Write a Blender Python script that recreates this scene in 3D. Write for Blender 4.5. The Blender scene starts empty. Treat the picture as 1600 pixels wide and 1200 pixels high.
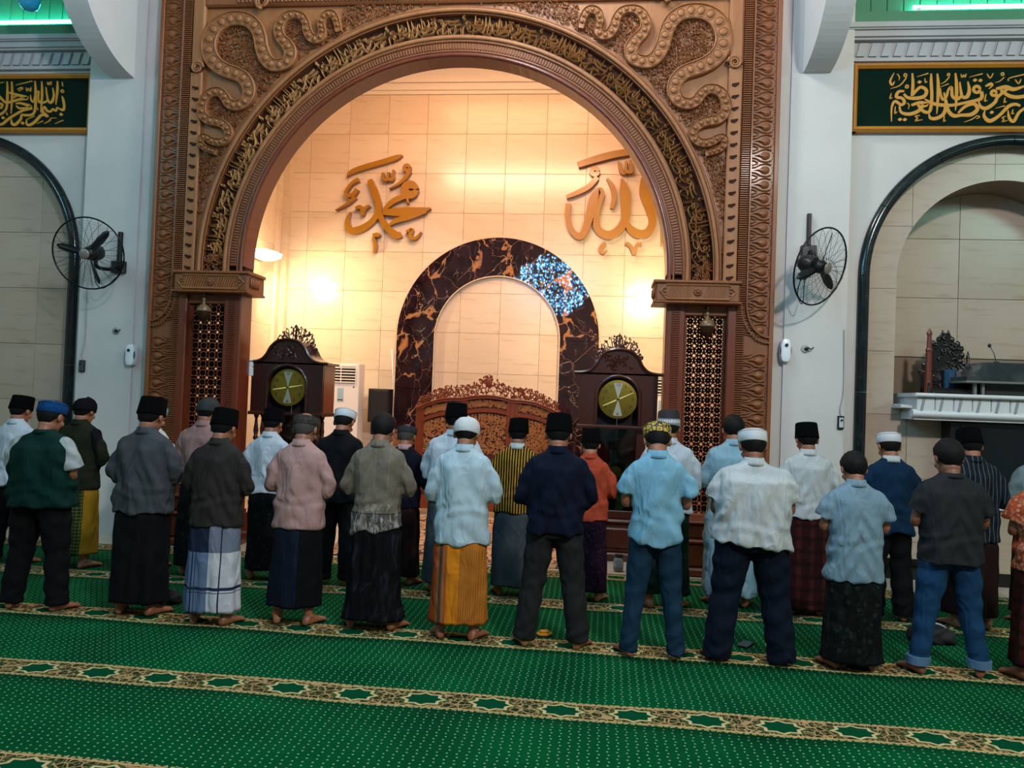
import bpy, math, random
import numpy as np
from mathutils import Matrix, Vector
PI = math.pi
rnd = random.Random(7)
C = bpy.context.scene.collection
SC = bpy.context.scene

# ------------------------------------------------------------------ camera
H = 1.78
FPX, YAW, PITCH, ROLL = 1222.57, 0.1079, 0.0197, 0.0369
_f = Vector((-math.sin(YAW) * math.cos(PITCH), math.cos(YAW) * math.cos(PITCH), math.sin(PITCH)))
_r = Vector((math.cos(YAW), math.sin(YAW), 0)); _u = _r.cross(_f)
_c, _s = math.cos(ROLL), math.sin(ROLL)
_r, _u = _c * _r + _s * _u, -_s * _r + _c * _u
cam_d = bpy.data.cameras.new('camera'); cam = bpy.data.objects.new('camera', cam_d); C.objects.link(cam)
m = Matrix.Identity(4)
for i in range(3):
    m[i][0] = _r[i]; m[i][1] = _u[i]; m[i][2] = -_f[i]
m[2][3] = H
cam.matrix_world = m
cam_d.sensor_width = 36; cam_d.lens = FPX / 1600 * 36; cam_d.clip_start = .05
SC.camera = cam

def at(px, py, Y):
    """point of the place that stands at distance Y in front of the camera foot"""
    d = _f + _r * ((px - 800) / FPX) + _u * ((600 - py) / FPX)
    t = Y / d.y
    return Vector((t * d.x, Y, H + t * d.z))
def floor_at(px, py):
    d = _f + _r * ((px - 800) / FPX) + _u * ((600 - py) / FPX)
    t = -H / d.z
    return Vector((t * d.x, t * d.y, 0))

# ------------------------------------------------------------------ light
SC.view_settings.view_transform = 'Standard'; SC.view_settings.look = 'None'
SC.view_settings.gamma = 1; SC.view_settings.use_curve_mapping = False
SC.view_settings.exposure = 0.0
W = bpy.data.worlds.new('world'); SC.world = W; W.use_nodes = True
W.node_tree.nodes['Background'].inputs[0].default_value = (.55, .75, .8, 1)
W.node_tree.nodes['Background'].inputs[1].default_value = .05
def area(name, loc, target, size, energy, col, sy=None, spread=None):
    d = bpy.data.lights.new(name, 'AREA'); d.energy = energy; d.color = col; d.size = size
    if sy: d.shape = 'RECTANGLE'; d.size_y = sy
    if spread: d.spread = spread
    o = bpy.data.objects.new(name, d); C.objects.link(o); o.location = loc
    o.rotation_euler = (Vector(target) - Vector(loc)).to_track_quat('-Z', 'Y').to_euler(); return o
def point(name, loc, r, energy, col):
    d = bpy.data.lights.new(name, 'POINT'); d.energy = energy; d.color = col; d.shadow_soft_size = r
    o = bpy.data.objects.new(name, d); C.objects.link(o); o.location = loc; return o
def spot(name, loc, target, energy, col, ang, r=.08, blend=.8):
    d = bpy.data.lights.new(name, 'SPOT'); d.energy = energy; d.color = col; d.spot_size = math.radians(ang)
    d.spot_blend = blend; d.shadow_soft_size = r
    o = bpy.data.objects.new(name, d); C.objects.link(o); o.location = loc
    o.rotation_euler = (Vector(target) - Vector(loc)).to_track_quat('-Z', 'Y').to_euler(); return o
area('hall_light', (3.4, -1.5, 7.4), (-1.2, 8, 1.5), .6, 590, (1, .90, .88))
point('chandelier_light', (-.8, 6.9, 7.3), .4, 380, (.90, .97, 1))  # unseen light above the rows, apart from the chandelier, throws shadows towards the camera
area('cyan_fill_light_right', (9.0, 1.0, 6.6), (4.4, 9.4, 3.4), 1.6, 170, (.5, 1, .9))  # added fill aimed at the right recess; no window stands there
area('cyan_fill_light_left', (-9.5, 1.5, 6.8), (0, 7, 1.2), 2.0, 130, (.28, .86, 1))  # cyan fill from an unseen source at the left, no cove built there
WARM = (1, .57, .31)
area('niche_ceiling_light', (-1.7, 10.6, 7.4), (-1.7, 10.9, 0), 3.0, 100, WARM, 1.2)
area('niche_fill_light', (-1.7, 9.35, 6.5), (-1.7, 13, 2.2), 3.4, 270, (1, .57, .36), .3)  # added fill hidden behind the arch top, brightens the niche back wall
spot('niche_lamp_light_left', (-5.12, 11.85, 3.70), (-4.5, 13, 2.9), 190, (1, .76, .43), 150, .05)
spot('niche_lamp_light_right', (.90, 9.5, 3.95), (.62, 13, 3.2), 620, (1, .76, .43), 80, .07, 1.0)

# ------------------------------------------------------------------ node helpers
class S:
    def __init__(s, nt, k): s.nt = nt; s.k = k
    def _op(s, op, *a):
        n = s.nt.nodes.new('ShaderNodeMath'); n.operation = op
        for i, v in enumerate((s,) + a):
            if isinstance(v, S): s.nt.links.new(v.k, n.inputs[i])
            else: n.inputs[i].default_value = v
        return S(s.nt, n.outputs[0])
    def __add__(s, o): return s._op('ADD', o)
    __radd__ = __add__
    def __sub__(s, o): return s._op('SUBTRACT', o)
    def __rsub__(s, o): return (s * -1) + o
    def __mul__(s, o): return s._op('MULTIPLY', o)
    __rmul__ = __mul__
    def __truediv__(s, o): return s._op('DIVIDE', o)
    def sin(s): return s._op('SINE')
    def abs(s): return s._op('ABSOLUTE')
    def frac(s): return s._op('FRACT')
    def floor(s): return s._op('FLOOR')
    def gt(s, o): return s._op('GREATER_THAN', o)
    def lt(s, o): return s._op('LESS_THAN', o)
    def min(s, o): return s._op('MINIMUM', o)
    def max(s, o): return s._op('MAXIMUM', o)
    def mod(s, o): return s._op('MODULO', o)
    def clamp(s):
        n = s._op('ADD', 0.0); n.k.node.use_clamp = True; return n
    def pow(s, o): return s._op('POWER', o)
def coords(nt, kind='Object'):
    tc = nt.nodes.new('ShaderNodeTexCoord'); sp = nt.nodes.new('ShaderNodeSeparateXYZ')
    if kind == 'World':
        g = nt.nodes.new('ShaderNodeNewGeometry'); k = g.outputs['Position']
    else: k = tc.outputs[kind]
    nt.links.new(k, sp.inputs[0])
    return k, S(nt, sp.outputs[0]), S(nt, sp.outputs[1]), S(nt, sp.outputs[2])
def vec(nt, x, y, z):
    n = nt.nodes.new('ShaderNodeCombineXYZ')
    for i, v in enumerate((x, y, z)):
        if isinstance(v, S): nt.links.new(v.k, n.inputs[i])
        else: n.inputs[i].default_value = v
    return n.outputs[0]
def noise(nt, v, scale, detail=3, rough=.5, dist=0):
    n = nt.nodes.new('ShaderNodeTexNoise'); n.inputs['Scale'].default_value = scale
    n.inputs['Detail'].default_value = detail; n.inputs['Roughness'].default_value = rough
    n.inputs['Distortion'].default_value = dist
    nt.links.new(v, n.inputs['Vector']); return S(nt, n.outputs[0])
def voro(nt, v, scale, feature='DISTANCE_TO_EDGE', rand=1):
    n = nt.nodes.new('ShaderNodeTexVoronoi'); n.feature = feature; n.inputs['Scale'].default_value = scale
    n.inputs['Randomness'].default_value = rand
    nt.links.new(v, n.inputs['Vector']); return S(nt, n.outputs['Distance'])
def rgb(c):
    if isinstance(c, str):
        c = [int(c[i:i + 2], 16) / 255 for i in (0, 2, 4)]
        c = [(x / 12.92 if x <= .04045 else ((x + .055) / 1.055) ** 2.4) for x in c]
    return (c[0], c[1], c[2], 1)
def mix(nt, f, a, b):
    n = nt.nodes.new('ShaderNodeMix'); n.data_type = 'RGBA'
    if isinstance(f, S): nt.links.new(f.k, n.inputs[0])
    else: n.inputs[0].default_value = f
    for i, v in ((6, a), (7, b)):
        if isinstance(v, (str, tuple, list)): n.inputs[i].default_value = rgb(v)
        else: nt.links.new(v, n.inputs[i])
    return n.outputs[2]
MATS = {}
def M(name, col='888888', rough=.6, metal=0, bump=None, colfn=None, emit=None, coat=0, spec=None, heightfn=None, bd=.01, trans=0, sheen=0):
    if name in MATS: return MATS[name]
    mt = bpy.data.materials.new(name); mt.use_nodes = True; nt = mt.node_tree
    b = nt.nodes['Principled BSDF']
    b.inputs['Roughness'].default_value = rough; b.inputs['Metallic'].default_value = metal
    b.inputs['Coat Weight'].default_value = coat; b.inputs['Coat Roughness'].default_value = .12
    if spec is not None: b.inputs['Specular IOR Level'].default_value = spec
    if sheen: b.inputs['Sheen Weight'].default_value = sheen
    b.inputs['Base Color'].default_value = rgb(col)
    if trans: b.inputs['Transmission Weight'].default_value = trans
    cd = coords(nt)
    if colfn:
        nt.links.new(colfn(nt, *cd), b.inputs['Base Color'])
    if emit:
        b.inputs['Emission Color'].default_value = rgb(emit[0]); b.inputs['Emission Strength'].default_value = emit[1]
    h = None
    if heightfn: h = heightfn(nt, *cd)
    elif bump: h = noise(nt, cd[0], bump[0], 4)
    if h is not None:
        bn = nt.nodes.new('ShaderNodeBump'); bn.inputs['Strength'].default_value = bump[1] if bump else .5
        bn.inputs['Distance'].default_value = bd
        nt.links.new(h.k, bn.inputs['Height']); nt.links.new(bn.outputs[0], b.inputs['Normal'])
    MATS[name] = mt; return mt

# ------------------------------------------------------------------ mesh helpers
class MB:
    def __init__(s): s.v = []; s.f = []
    def add(s, v, f, M4=None):
        n = len(s.v)
        if M4 is not None: v = [tuple(M4 @ Vector(p)) for p in v]
        s.v.extend([tuple(p) for p in v]); s.f.extend([tuple(i + n for i in q) for q in f]); return s
    def box(s, a, b, M4=None):
        x0, y0, z0 = [min(p, q) for p, q in zip(a, b)]; x1, y1, z1 = [max(p, q) for p, q in zip(a, b)]
        v = [(x0, y0, z0), (x1, y0, z0), (x1, y1, z0), (x0, y1, z0), (x0, y0, z1), (x1, y0, z1), (x1, y1, z1), (x0, y1, z1)]
        return s.add(v, [(0, 3, 2, 1), (4, 5, 6, 7), (0, 1, 5, 4), (1, 2, 6, 5), (2, 3, 7, 6), (3, 0, 4, 7)], M4)
    def bbox(s, a, b, c=.01, M4=None):
        """box with chamfered edges facing -y"""
        x0, y0, z0 = [min(p, q) for p, q in zip(a, b)]; x1, y1, z1 = [max(p, q) for p, q in zip(a, b)]
        v = []
        for (y, k) in ((y1, 0), (y0 + c, 0), (y0, c)):
            v += [(x0 + k, y, z0 + k), (x1 - k, y, z0 + k), (x1 - k, y, z1 - k), (x0 + k, y, z1 - k)]
        f = [(0, 1, 2, 3), (11, 10, 9, 8)]
        for r in (0, 4):
            for i in range(4):
                j = (i + 1) % 4; f.append((r + i, r + 4 + i, r + 4 + j, r + j))
        return s.add(v, f, M4)
    def prism(s, poly, y0, y1, M4=None, bev=0):
        """poly of (x,z), front face at y0 (towards the camera), back at y1"""
        n = len(poly); a = sum(poly[i][0] * poly[(i + 1) % n][1] - poly[(i + 1) % n][0] * poly[i][1] for i in range(n))
        if a < 0: poly = poly[::-1]
        v = [(x, y0, z) for x, z in poly] + [(x, y1, z) for x, z in poly]
        f = [tuple(range(n)), tuple(range(2 * n - 1, n - 1, -1))]
        for i in range(n): j = (i + 1) % n; f.append((i, n + i, n + j, j))
        return s.add(v, f, M4)
    def rings(s, R, cap=True, M4=None):
        n = len(R[0]); v = [p for r in R for p in r]; f = []
        for k in range(len(R) - 1):
            for i in range(n):
                j = (i + 1) % n; f.append((k * n + i, k * n + j, (k + 1) * n + j, (k + 1) * n + i))
        if cap: f.append(tuple(range(n - 1, -1, -1))); f.append(tuple(range((len(R) - 1) * n, len(R) * n)))
        return s.add(v, f, M4)
    def loft(s, prof, n=24, e=2.0, M4=None, cap=True):
        """horizontal rings (z, a, b, cx, cy)"""
        R = []
        for p in prof:
            z, a, b = p[:3]; cx = p[3] if len(p) > 3 else 0; cy = p[4] if len(p) > 4 else 0
            r = []
            for i in range(n):
                t = 2 * PI * i / n; c, q = math.cos(t), math.sin(t)
                r.append((cx + a * math.copysign(abs(c) ** (2 / e), c), cy + b * math.copysign(abs(q) ** (2 / e), q), z))
            R.append(r)
        return s.rings(R, cap, M4)
    def lathe(s, prof, n=20, M4=None): return s.loft([(z, max(r, 1e-4), max(r, 1e-4)) for r, z in prof], n, 2, M4)
    def tube(s, pts, r, n=8, M4=None, cap=True, flat=1.0):
        P = [Vector(p) for p in pts]; R = []; up = None
        for i, p in enumerate(P):
            d = (P[min(i + 1, len(P) - 1)] - P[max(i - 1, 0)])
            if d.length < 1e-9: d = Vector((0, 0, 1))
            d.normalize()
            if up is None:
                up = Vector((0, 0, 1)) if abs(d.z) < .9 else Vector((0, 1, 0))
            x = d.cross(up).normalized(); up = x.cross(d).normalized()
            rr = r[i] if isinstance(r, (list, tuple)) else r
            R.append([tuple(p + x * rr * math.cos(2 * PI * k / n) + up * rr * flat * math.sin(2 * PI * k / n)) for k in range(n)])
        return s.rings(R, cap, M4)
    def ellip(s, c, r, n=12, m=8, M4=None):
        R = []
        for k in range(m + 1):
            t = -PI / 2 + PI * k / m; q = max(math.cos(t), 1e-3)
            R.append([(c[0] + r[0] * q * math.cos(2 * PI * i / n), c[1] + r[1] * q * math.sin(2 * PI * i / n), c[2] + r[2] * math.sin(t)) for i in range(n)])
        return s.rings(R, True, M4)
    def build(s, name, mat, parent=None, smooth=False, kind=None, auto=None, label=None):
        me = bpy.data.meshes.new(name)
        o3 = (0, 0, 0)
        if parent is not None and parent.get('_w'): o3 = root_loc(parent)
        me.from_pydata([(p[0] - o3[0], p[1] - o3[1], p[2] - o3[2]) for p in s.v], [], s.f)
        if mat: me.materials.append(mat)
        if smooth:
            me.polygons.foreach_set('use_smooth', [True] * len(me.polygons))
            if auto: 
                try: me.set_sharp_from_angle(angle=math.radians(auto))
                except Exception: pass
        me.update()
        o = bpy.data.objects.new(name, me); C.objects.link(o)
        if parent is not None: o.parent = parent
        if kind: o['kind'] = kind
        if label: o['label'] = label
        if parent is not None and parent.get('_w'): o['_w'] = 1
        return o
ROOT = {}
def root_loc(o):
    while o.parent is not None: o = o.parent
    return ROOT.get(o.name, (0, 0, 0))
def thing(name, label, cat, loc=(0, 0, 0), rz=0, group=None, world=True):
    """Empty at the thing's base. world=True: its parts are given in world coordinates"""
    o = bpy.data.objects.new(name, None); C.objects.link(o); o.location = loc; o.rotation_euler = (0, 0, rz)
    o.empty_display_size = .1
    o['label'] = label; o['category'] = cat
    if group: o['group'] = group
    if world: o['_w'] = 1; ROOT[o.name] = tuple(loc)
    return o
def tag(o, label, cat, group=None):
    o['label'] = label; o['category'] = cat
    if group: o['group'] = group
    return o
def struct(o): o['kind'] = 'structure'; return o
def inst(src, parent, loc=None, rot=None, scale=None):
    c = src.copy(); C.objects.link(c); c.parent = parent
    if loc is not None: c.location = loc
    if rot is not None: c.rotation_euler = rot
    if scale is not None: c.scale = scale
    return c
def catmull(P, n=6, closed=False):
    P = [tuple(p) for p in P]; out = []; L = len(P)
    if L == 2: closed = False
    rng = L if closed else L - 1
    for i in range(rng):
        p0 = P[(i - 1) % L] if closed or i > 0 else P[0]
        p1 = P[i]; p2 = P[(i + 1) % L]; p3 = P[(i + 2) % L] if closed or i + 2 < L else P[-1]
        for k in range(n):
            t = k / n
            out.append(tuple(.5 * ((2 * b) + (-a + c) * t + (2 * a - 5 * b + 4 * c - d) * t * t + (-a + 3 * b - 3 * c + d) * t ** 3) for a, b, c, d in zip(p0, p1, p2, p3)))
    if not closed: out.append(P[-1])
    return out
def stroke(mb, pts, fmap, y0, depth, wscale=1, n=4, ridge=0.0):
    """calligraphic stroke: pts of (x,y,w); fmap maps (x,y)->(X,Z); solid from y0 (back) to y0-depth"""
    q = catmull([(p[0], p[1], p[2]) for p in pts], n) if len(pts) > 2 else [pts[0], pts[1]]
    Q = [(fmap(a, b), max(w, 2) * wscale / 2) for a, b, w in q]
    R = []; L = len(Q)
    for i in range(L):
        (x, z), w = Q[i]; (xa, za), _ = Q[max(i - 1, 0)]; (xb, zb), _ = Q[min(i + 1, L - 1)]
        dx, dz = xb - xa, zb - za; l = math.hypot(dx, dz) or 1; nx, nz = -dz / l, dx / l
        if ridge: R.append([(x + nx * w, y0, z + nz * w), (x + nx * w * .8, y0 - depth * .6, z + nz * w * .8), (x, y0 - depth, z), (x - nx * w * .8, y0 - depth * .6, z - nz * w * .8), (x - nx * w, y0, z - nz * w)])
        else: R.append([(x + nx * w, y0, z + nz * w), (x + nx * w, y0 - depth, z + nz * w), (x - nx * w, y0 - depth, z - nz * w), (x - nx * w, y0, z - nz * w)])
    mb.rings([r[::-1] for r in R], True)
def ringstroke(cx, cy, r, w): return [(cx + r * math.cos(a * PI / 4), cy + r * math.sin(a * PI / 4), w) for a in range(9)]

# ------------------------------------------------------------------ materials
def woodfn(a, b, sx=2.0, sz=1.2):
    def fn(nt, P, x, y, z):
        v = vec(nt, x * 14 * sx, y * 14, z * 1.5 * sz)
        n1 = noise(nt, v, 1.0, 4, .55, .6); n2 = noise(nt, P, 2.2, 2)
        return mix(nt, (n1 * .8 + n2 * .4 - .12).clamp(), a, b)
    return fn
wood = M('carved_teak', rough=.5, colfn=woodfn('5c2c12', '935526'), bump=(60, .15), bd=.003, coat=.08)
wood_mid = M('teak_field', rough=.55, colfn=woodfn('733f1e', 'a86f3c'), bump=(60, .15), bd=.003)
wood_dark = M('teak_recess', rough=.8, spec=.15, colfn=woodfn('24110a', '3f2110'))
wood_red = M('teak_red', rough=.32, colfn=woodfn('4e1d0c', '7d371a'), coat=.35)
wood_clock = M('clock_mahogany', rough=.28, colfn=woodfn('1c0a08', '35130d'), coat=.5)
wood_screen = M('screen_teak', rough=.35, colfn=woodfn('5c260f', '853c1c'), coat=.3)
def plasterfn(a, b):
    def fn(nt, P, x, y, z):
        n1 = noise(nt, P, 1.3, 5, .6); n2 = noise(nt, P, 14, 3)
        return mix(nt, (n1 * 1.4 - .35 + n2 * .15).clamp(), a, b)
    return fn
plaster = M('white_plaster', rough=.7, colfn=plasterfn('bfbbb6', 'cdc9c4'), bump=(30, .08), bd=.002)
plaster_g = M('grey_plaster', rough=.75, colfn=plasterfn('a6a5a6', 'b8b7b8'), bump=(30, .08), bd=.002)
cove = M('cream_plaster', 'd9cfc0', .75)
def tilefn(a, b, c, s=1.0):
    def fn(nt, P, x, y, z):
        v = vec(nt, x * 1.6 * s, y * 1.6 * s, z * 11 * s)
        n1 = noise(nt, v, 1.4, 5, .6, .8); v2 = vec(nt, x * .7, y * .7, z * 2.2); n2 = noise(nt, v2, 1.0, 3)
        n3 = noise(nt, v, 4.5, 3, .7, 1.2)
        base = mix(nt, (n2 * 1.6 - .3).clamp(), a, b)
        return mix(nt, ((n1 - .52) * 5 + (n3 - .5) * 1.0).clamp() * .55, base, c)
    return fn
TILE = [M('marble_tile_%d' % i, rough=.22, colfn=tilefn(*c), coat=.1) for i, c in enumerate((('d2bfa6', 'dccdb6', 'b8a085'), ('c9b59a', 'd8c6ad', 'b2997c'), ('d7c5ad', 'd2bfa6', 'bda78c')))]
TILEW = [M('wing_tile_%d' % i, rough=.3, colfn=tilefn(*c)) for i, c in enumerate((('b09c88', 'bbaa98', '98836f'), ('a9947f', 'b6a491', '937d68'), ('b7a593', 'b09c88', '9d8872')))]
grout = M('tile_joint', '8a7864', .8)
def portoro(nt, P, x, y, z):
    n0 = noise(nt, P, 1.6, 4, .6, .3)
    v = vec(nt, x * 1.15 + n0 * 1.0, y, z * .8 + n0 * .8)
    e = voro(nt, v, 2.1); e2 = voro(nt, vec(nt, x * 1.3 + n0 * .9, y, z + n0 * .7), 4.3)
    cl = noise(nt, P, 5, 4, .6)
    base = mix(nt, (cl * 1.6 - .4).clamp(), '0d090b', '38222a')
    m_ = noise(nt, P, 2.3, 2)
    thick = ((m_ - .5) * 4).clamp()
    g = e.lt(0.012 + .0) * 1.0
    gold = (1 - (e * 1.0 / (thick * .15 + .005)).clamp()).pow(.5)
    c1 = mix(nt, gold * .95, base, mix(nt, thick, '9c7a5c', 'b4763a'))
    fine = (1 - (e2 * 1.0 / .016).clamp()) * ((noise(nt, P, 3.1, 2) - .48) * 6).clamp()
    return mix(nt, fine * .8, c1, 'b09c92')
portoro_m = M('black_gold_marble', rough=.025, colfn=portoro, spec=.7)
def blackmarb(nt, P, x, y, z):
    n = noise(nt, P, 7, 5, .65, .5); return mix(nt, ((n - .5) * 3).clamp(), '0c1518', '24383d')
black_marble = M('black_green_marble', rough=.15, colfn=blackmarb, spec=.5)
white_marble = M('white_marble', rough=.35, colfn=plasterfn('c9cccd', 'e0e2e2'))
def graymarb(nt, P, x, y, z):
    n = noise(nt, P, 3, 5, .65, .8); return mix(nt, ((n - .42) * 3).clamp(), '23292b', '4b5453')
gray_marble = M('dark_grey_marble', rough=.3, colfn=graymarb)
def brass(nt, P, x, y, z):
    return mix(nt, noise(nt, P, 40, 2), 'b07d1c', 'd09a2c')
gold = M('gold_letter_face', rough=.35, metal=.0, colfn=lambda nt, P, x, y, z: mix(nt, noise(nt, P, 3, 2), '8a5c06', 'a4740c'), coat=.3)
gold_side = M('gold_letter_side', '8a5a30', .4, coat=.2)
gold_flat = M('gold_paint', 'c8881a', .5)
frame_gold = M('gilt_frame', rough=.4, colfn=woodfn('a0601a', 'c88826'), coat=.2)
board_green = M('dark_green_board', '0a1f17', .9, spec=.1)
green_wall = M('green_painted_planks', rough=.6, colfn=plasterfn('3e7a58', '4a8a64'))
black_plastic = M('black_plastic', '101214', .4)
black_metal = M('black_metal', '111315', .35, metal=.6)
wire_m = M('dark_wire', '1c1f21', .4, metal=.5)
white_plastic = M('white_plastic', 'dfe3e6', .3)
ac_plastic = M('ac_plastic', 'e4ddd6', .45)
slot_dark = M('vent_slot', '20130f', .8)
skirting = M('black_skirting', '0e0f10', .3)

# ------------------------------------------------------------------ floor, carpets
def carpetfn(nt, P, x, y, z):
    # coordinates are world metres on the carpet; band centre at y = 4.54 + 1.17 k
    wob = (noise(nt, vec(nt, x * .8, y * .8, 0.0), 1.0, 2) - .5) * .05
    X = x + wob; Y = y + (noise(nt, vec(nt, x * .6, y * .4, 5.0), 1.0, 2) - .5) * .03
    pile = noise(nt, P, 180, 2, .6); big = noise(nt, P, 1.7, 3)
    green = mix(nt, (pile * .6 + big * 1.3 - .5).clamp(), '00301a', '00562c')
    # dots
    rowi = (Y / .0375).floor(); off = rowi.mod(2.0).abs() * .14
    u = (X / .050 + off).frac() - .5; v = (Y / .0375).frac() - .5
    d = ((u * .050).pow(2.0) + (v * .0375).pow(2.0))
    dot = d.lt(.0055 ** 2)
    c = mix(nt, dot * .8, green, '86b48c')
    # band
    b = ((Y - 4.54 + .585) / 1.17).frac() * 1.17 - .585   # signed distance to the band centre
    ab = b.abs(); inb = ab.lt(.125)
    e = voro(nt, vec(nt, X, b, 0.0), 17, rand=.75); e2 = voro(nt, vec(nt, X + .3, b, 0.0), 26, rand=.6)
    line = (e.lt(.055) + e2.lt(.03)).clamp()
    band = mix(nt, line, '1d2a16', 'a0845a')
    # eight pointed stars every 0.405 m, stretched along the band
    sx = (((X + 3.377) / .405 + .5).frac() - .5) * .405; ax = sx.abs() * .72; aw = ab
    star = ((ax.max(aw)).lt(.058) + ((ax + aw) * .7071).lt(.058)).clamp()
    star2 = ((ax.max(aw)).lt(.072) + ((ax + aw) * .7071).lt(.072)).clamp()
    star3 = ((ax.max(aw)).lt(.083) + ((ax + aw) * .7071).lt(.083)).clamp()
    band = mix(nt, star3, band, '3c4d26'); band = mix(nt, star2, band, 'b9a578'); band = mix(nt, star, band, '013f24')
    edge = (ab - .112).abs().lt(.006)
    band = mix(nt, edge, band, 'b79a66')
    c = mix(nt, inb, c, band)
    bead = ((ab - .128).abs().lt(.006)) * ((X / .036).frac().lt(.6))
    c = mix(nt, bead, c, 'a98c5e')
    return c
carpet_m = M('green_prayer_carpet', rough=.9, colfn=carpetfn, bump=(160, .5), bd=.004, spec=.04)
def rugfn(nt, P, x, y, z):
    e = voro(nt, vec(nt, x, y, 0.0), 9, rand=.7); e2 = voro(nt, vec(nt, x, y, 0.0), 23, 'F1', .9)
    b = mix(nt, e.lt(.07), 'b98f6a', '3a2a24'); b = mix(nt, e2.lt(.22), b, 'd8b68c')
    r = voro(nt, vec(nt, x, y, 0.0), 3.2, 'F1', .4); b = mix(nt, r.lt(.12), b, 'a8382a')
    return b
rug_m = M('ornate_imam_rug', rough=.95, colfn=rugfn, bump=(150, .4), bd=.004)
floor_m = M('pale_floor_tile', rough=.3, colfn=tilefn('b9aa98', 'c6b8a6', 'a5937f'))

fl = MB().box((-12.5, -7, -.1), (10.5, 13.1, 0)).build('floor', floor_m); struct(fl)
labs = ['under the feet of the near row', 'under the far row of worshippers', 'between the far row and the portal',
        'just behind the near row', 'nearest the camera', 'behind the camera']
for k, lab in ((2, 2), (1, 1), (0, 0), (-1, 3), (-2, 4), (-3, 5)):
    y0 = 4.54 + 1.17 * (k + 1) - .145; y1 = y0 + 1.17
    if k == 2: y1 = 8.22
    m_ = MB(); nx, ny = 120, 10
    vs = []; fs = []
    x0, x1 = -10.5, 8.5
    for j in range(ny + 1):
        for i in range(nx + 1):
            X = x0 + (x1 - x0) * i / nx; Y = y0 + .003 + (y1 - y0 - .006) * j / ny
            w = .004 * math.sin(X * 2.3 + Y * 1.7) * math.sin(Y * 5 + X) + .003 * math.sin(X * 5.1 - Y * 3)
            vs.append((X, Y, .012 + w))
    for j in range(ny):
        for i in range(nx): a = j * (nx + 1) + i; fs.append((a, a + 1, a + nx + 2, a + nx + 1))
    n0 = len(vs)
    rim = [i for i in range(nx + 1)] + [j * (nx + 1) + nx for j in range(1, ny + 1)] + [ny * (nx + 1) + i for i in range(nx - 1, -1, -1)] + [j * (nx + 1) for j in range(ny - 1, 0, -1)]
    for i in rim: vs.append((vs[i][0], vs[i][1], 0))
    for i in range(len(rim)): j = (i + 1) % len(rim); fs.append((rim[i], n0 + i, n0 + j, rim[j]))
    o = m_.add(vs, fs).build('prayer_carpet', carpet_m, smooth=True)
    tag(o, 'green patterned prayer carpet roll ' + labs[lab], 'carpet', 'green prayer carpet rolls')
    o.name = 'prayer_carpet'

# ------------------------------------------------------------------ room shell
XC = -1.69
YP = 8.6           # face of the carved portal
YW = 8.9           # wing walls
YB = 13.0          # back wall of the niche
NL, NR = -5.46, 2.08
struct(MB().box((-12.6, -7.1, 0), (-12.4, YW, 9)).build('wall_left', plaster))
struct(MB().box((10.4, -7.1, 0), (10.6, YW, 9)).build('wall_right', plaster))
struct(MB().box((-12.6, -7.3, 0), (10.6, -7.1, 9)).build('wall_back', plaster))
struct(MB().box((-12.6, -7.3, 9), (10.6, 13.3, 9.2)).build('ceiling', plaster))

def arch_wall(mb, x0, x1, z0, z1, cx, cz, r, y0, y1, n=40, zb=0):
    """wall x0..x1, z0..z1 with a round-headed opening that reaches down to zb"""
    def q(a, b, c, d): mb.prism([a, b, c, d], y0, y1)
    pts = [(cx - r * math.cos(PI * i / n), cz + r * math.sin(PI * i / n)) for i in range(n + 1)]
    for (xa, za), (xb, zb_) in zip(pts, pts[1:]): q((xa, za), (xb, zb_), (xb, z1), (xa, z1))
    if cx - r > x0: q((x0, z0), (cx - r, z0), (cx - r, z1), (x0, z1))
    if x1 > cx + r: q((cx + r, z0), (x1, z0), (x1, z1), (cx + r, z1))
    if zb > z0: q((cx - r, z0), (cx + r, z0), (cx + r, zb), (cx - r, zb))
    return mb
# wing walls with their tall round-headed bays
RA = 1.55
ARX, ARZ = 4.35, 3.27
ALX, ALZ = -7.88, 3.30
mb = arch_wall(MB(), 2.65, 10.4, 0, 5.7, ARX, ARZ, RA - .02, YW, YW + .12)
struct(mb.build('wall_front_right', plaster))
mb = arch_wall(MB(), -12.4, -6.2, 0, 5.7, ALX, ALZ, RA - .02, YW, YW + .12)
struct(mb.build('wall_front_left', plaster))
struct(MB().box((2.0, 8.75, 0), (2.65, 9.3, 7.6)).box((1.78, 8.78, 0), (2.05, 9.3, 7.6)).build('wall_pilaster_right', plaster))
struct(MB().box((-6.2, 8.75, 0), (-5.5, 9.3, 7.6)).box((-5.5, 8.78, 0), (-5.16, 9.3, 7.6)).build('wall_pilaster_left', plaster))
struct(MB().box((-5.5, 8.9, 5.95), (2.1, 9.3, 9)).build('wall_above_portal', plaster))
struct(MB().box((-12.6, 9.15, 5.7), (NL, 9.3, 9)).build('wall_upper_left', green_wall))
struct(MB().box((NR, 9.15, 5.7), (10.6, 9.3, 9)).build('wall_upper_right', green_wall))
# niche shell
wb = struct(MB().box((NL - .1, YB + .02, 0), (NR + .1, YB + .2, 8.0)).build('wall_niche_back', grout))
wl = struct(MB().box((NL - .2, 9.0, 0), (NL - .02, YB + .2, 8.0)).build('wall_niche_left', grout))
wr = struct(MB().box((NR + .02, 9.0, 0), (NR + .2, YB + .2, 8.0)).build('wall_niche_right', grout))
struct(MB().box((NL - .2, 9.0, 8.0), (NR + .2, YB + .2, 8.1)).build('ceiling_niche', cove))
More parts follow.
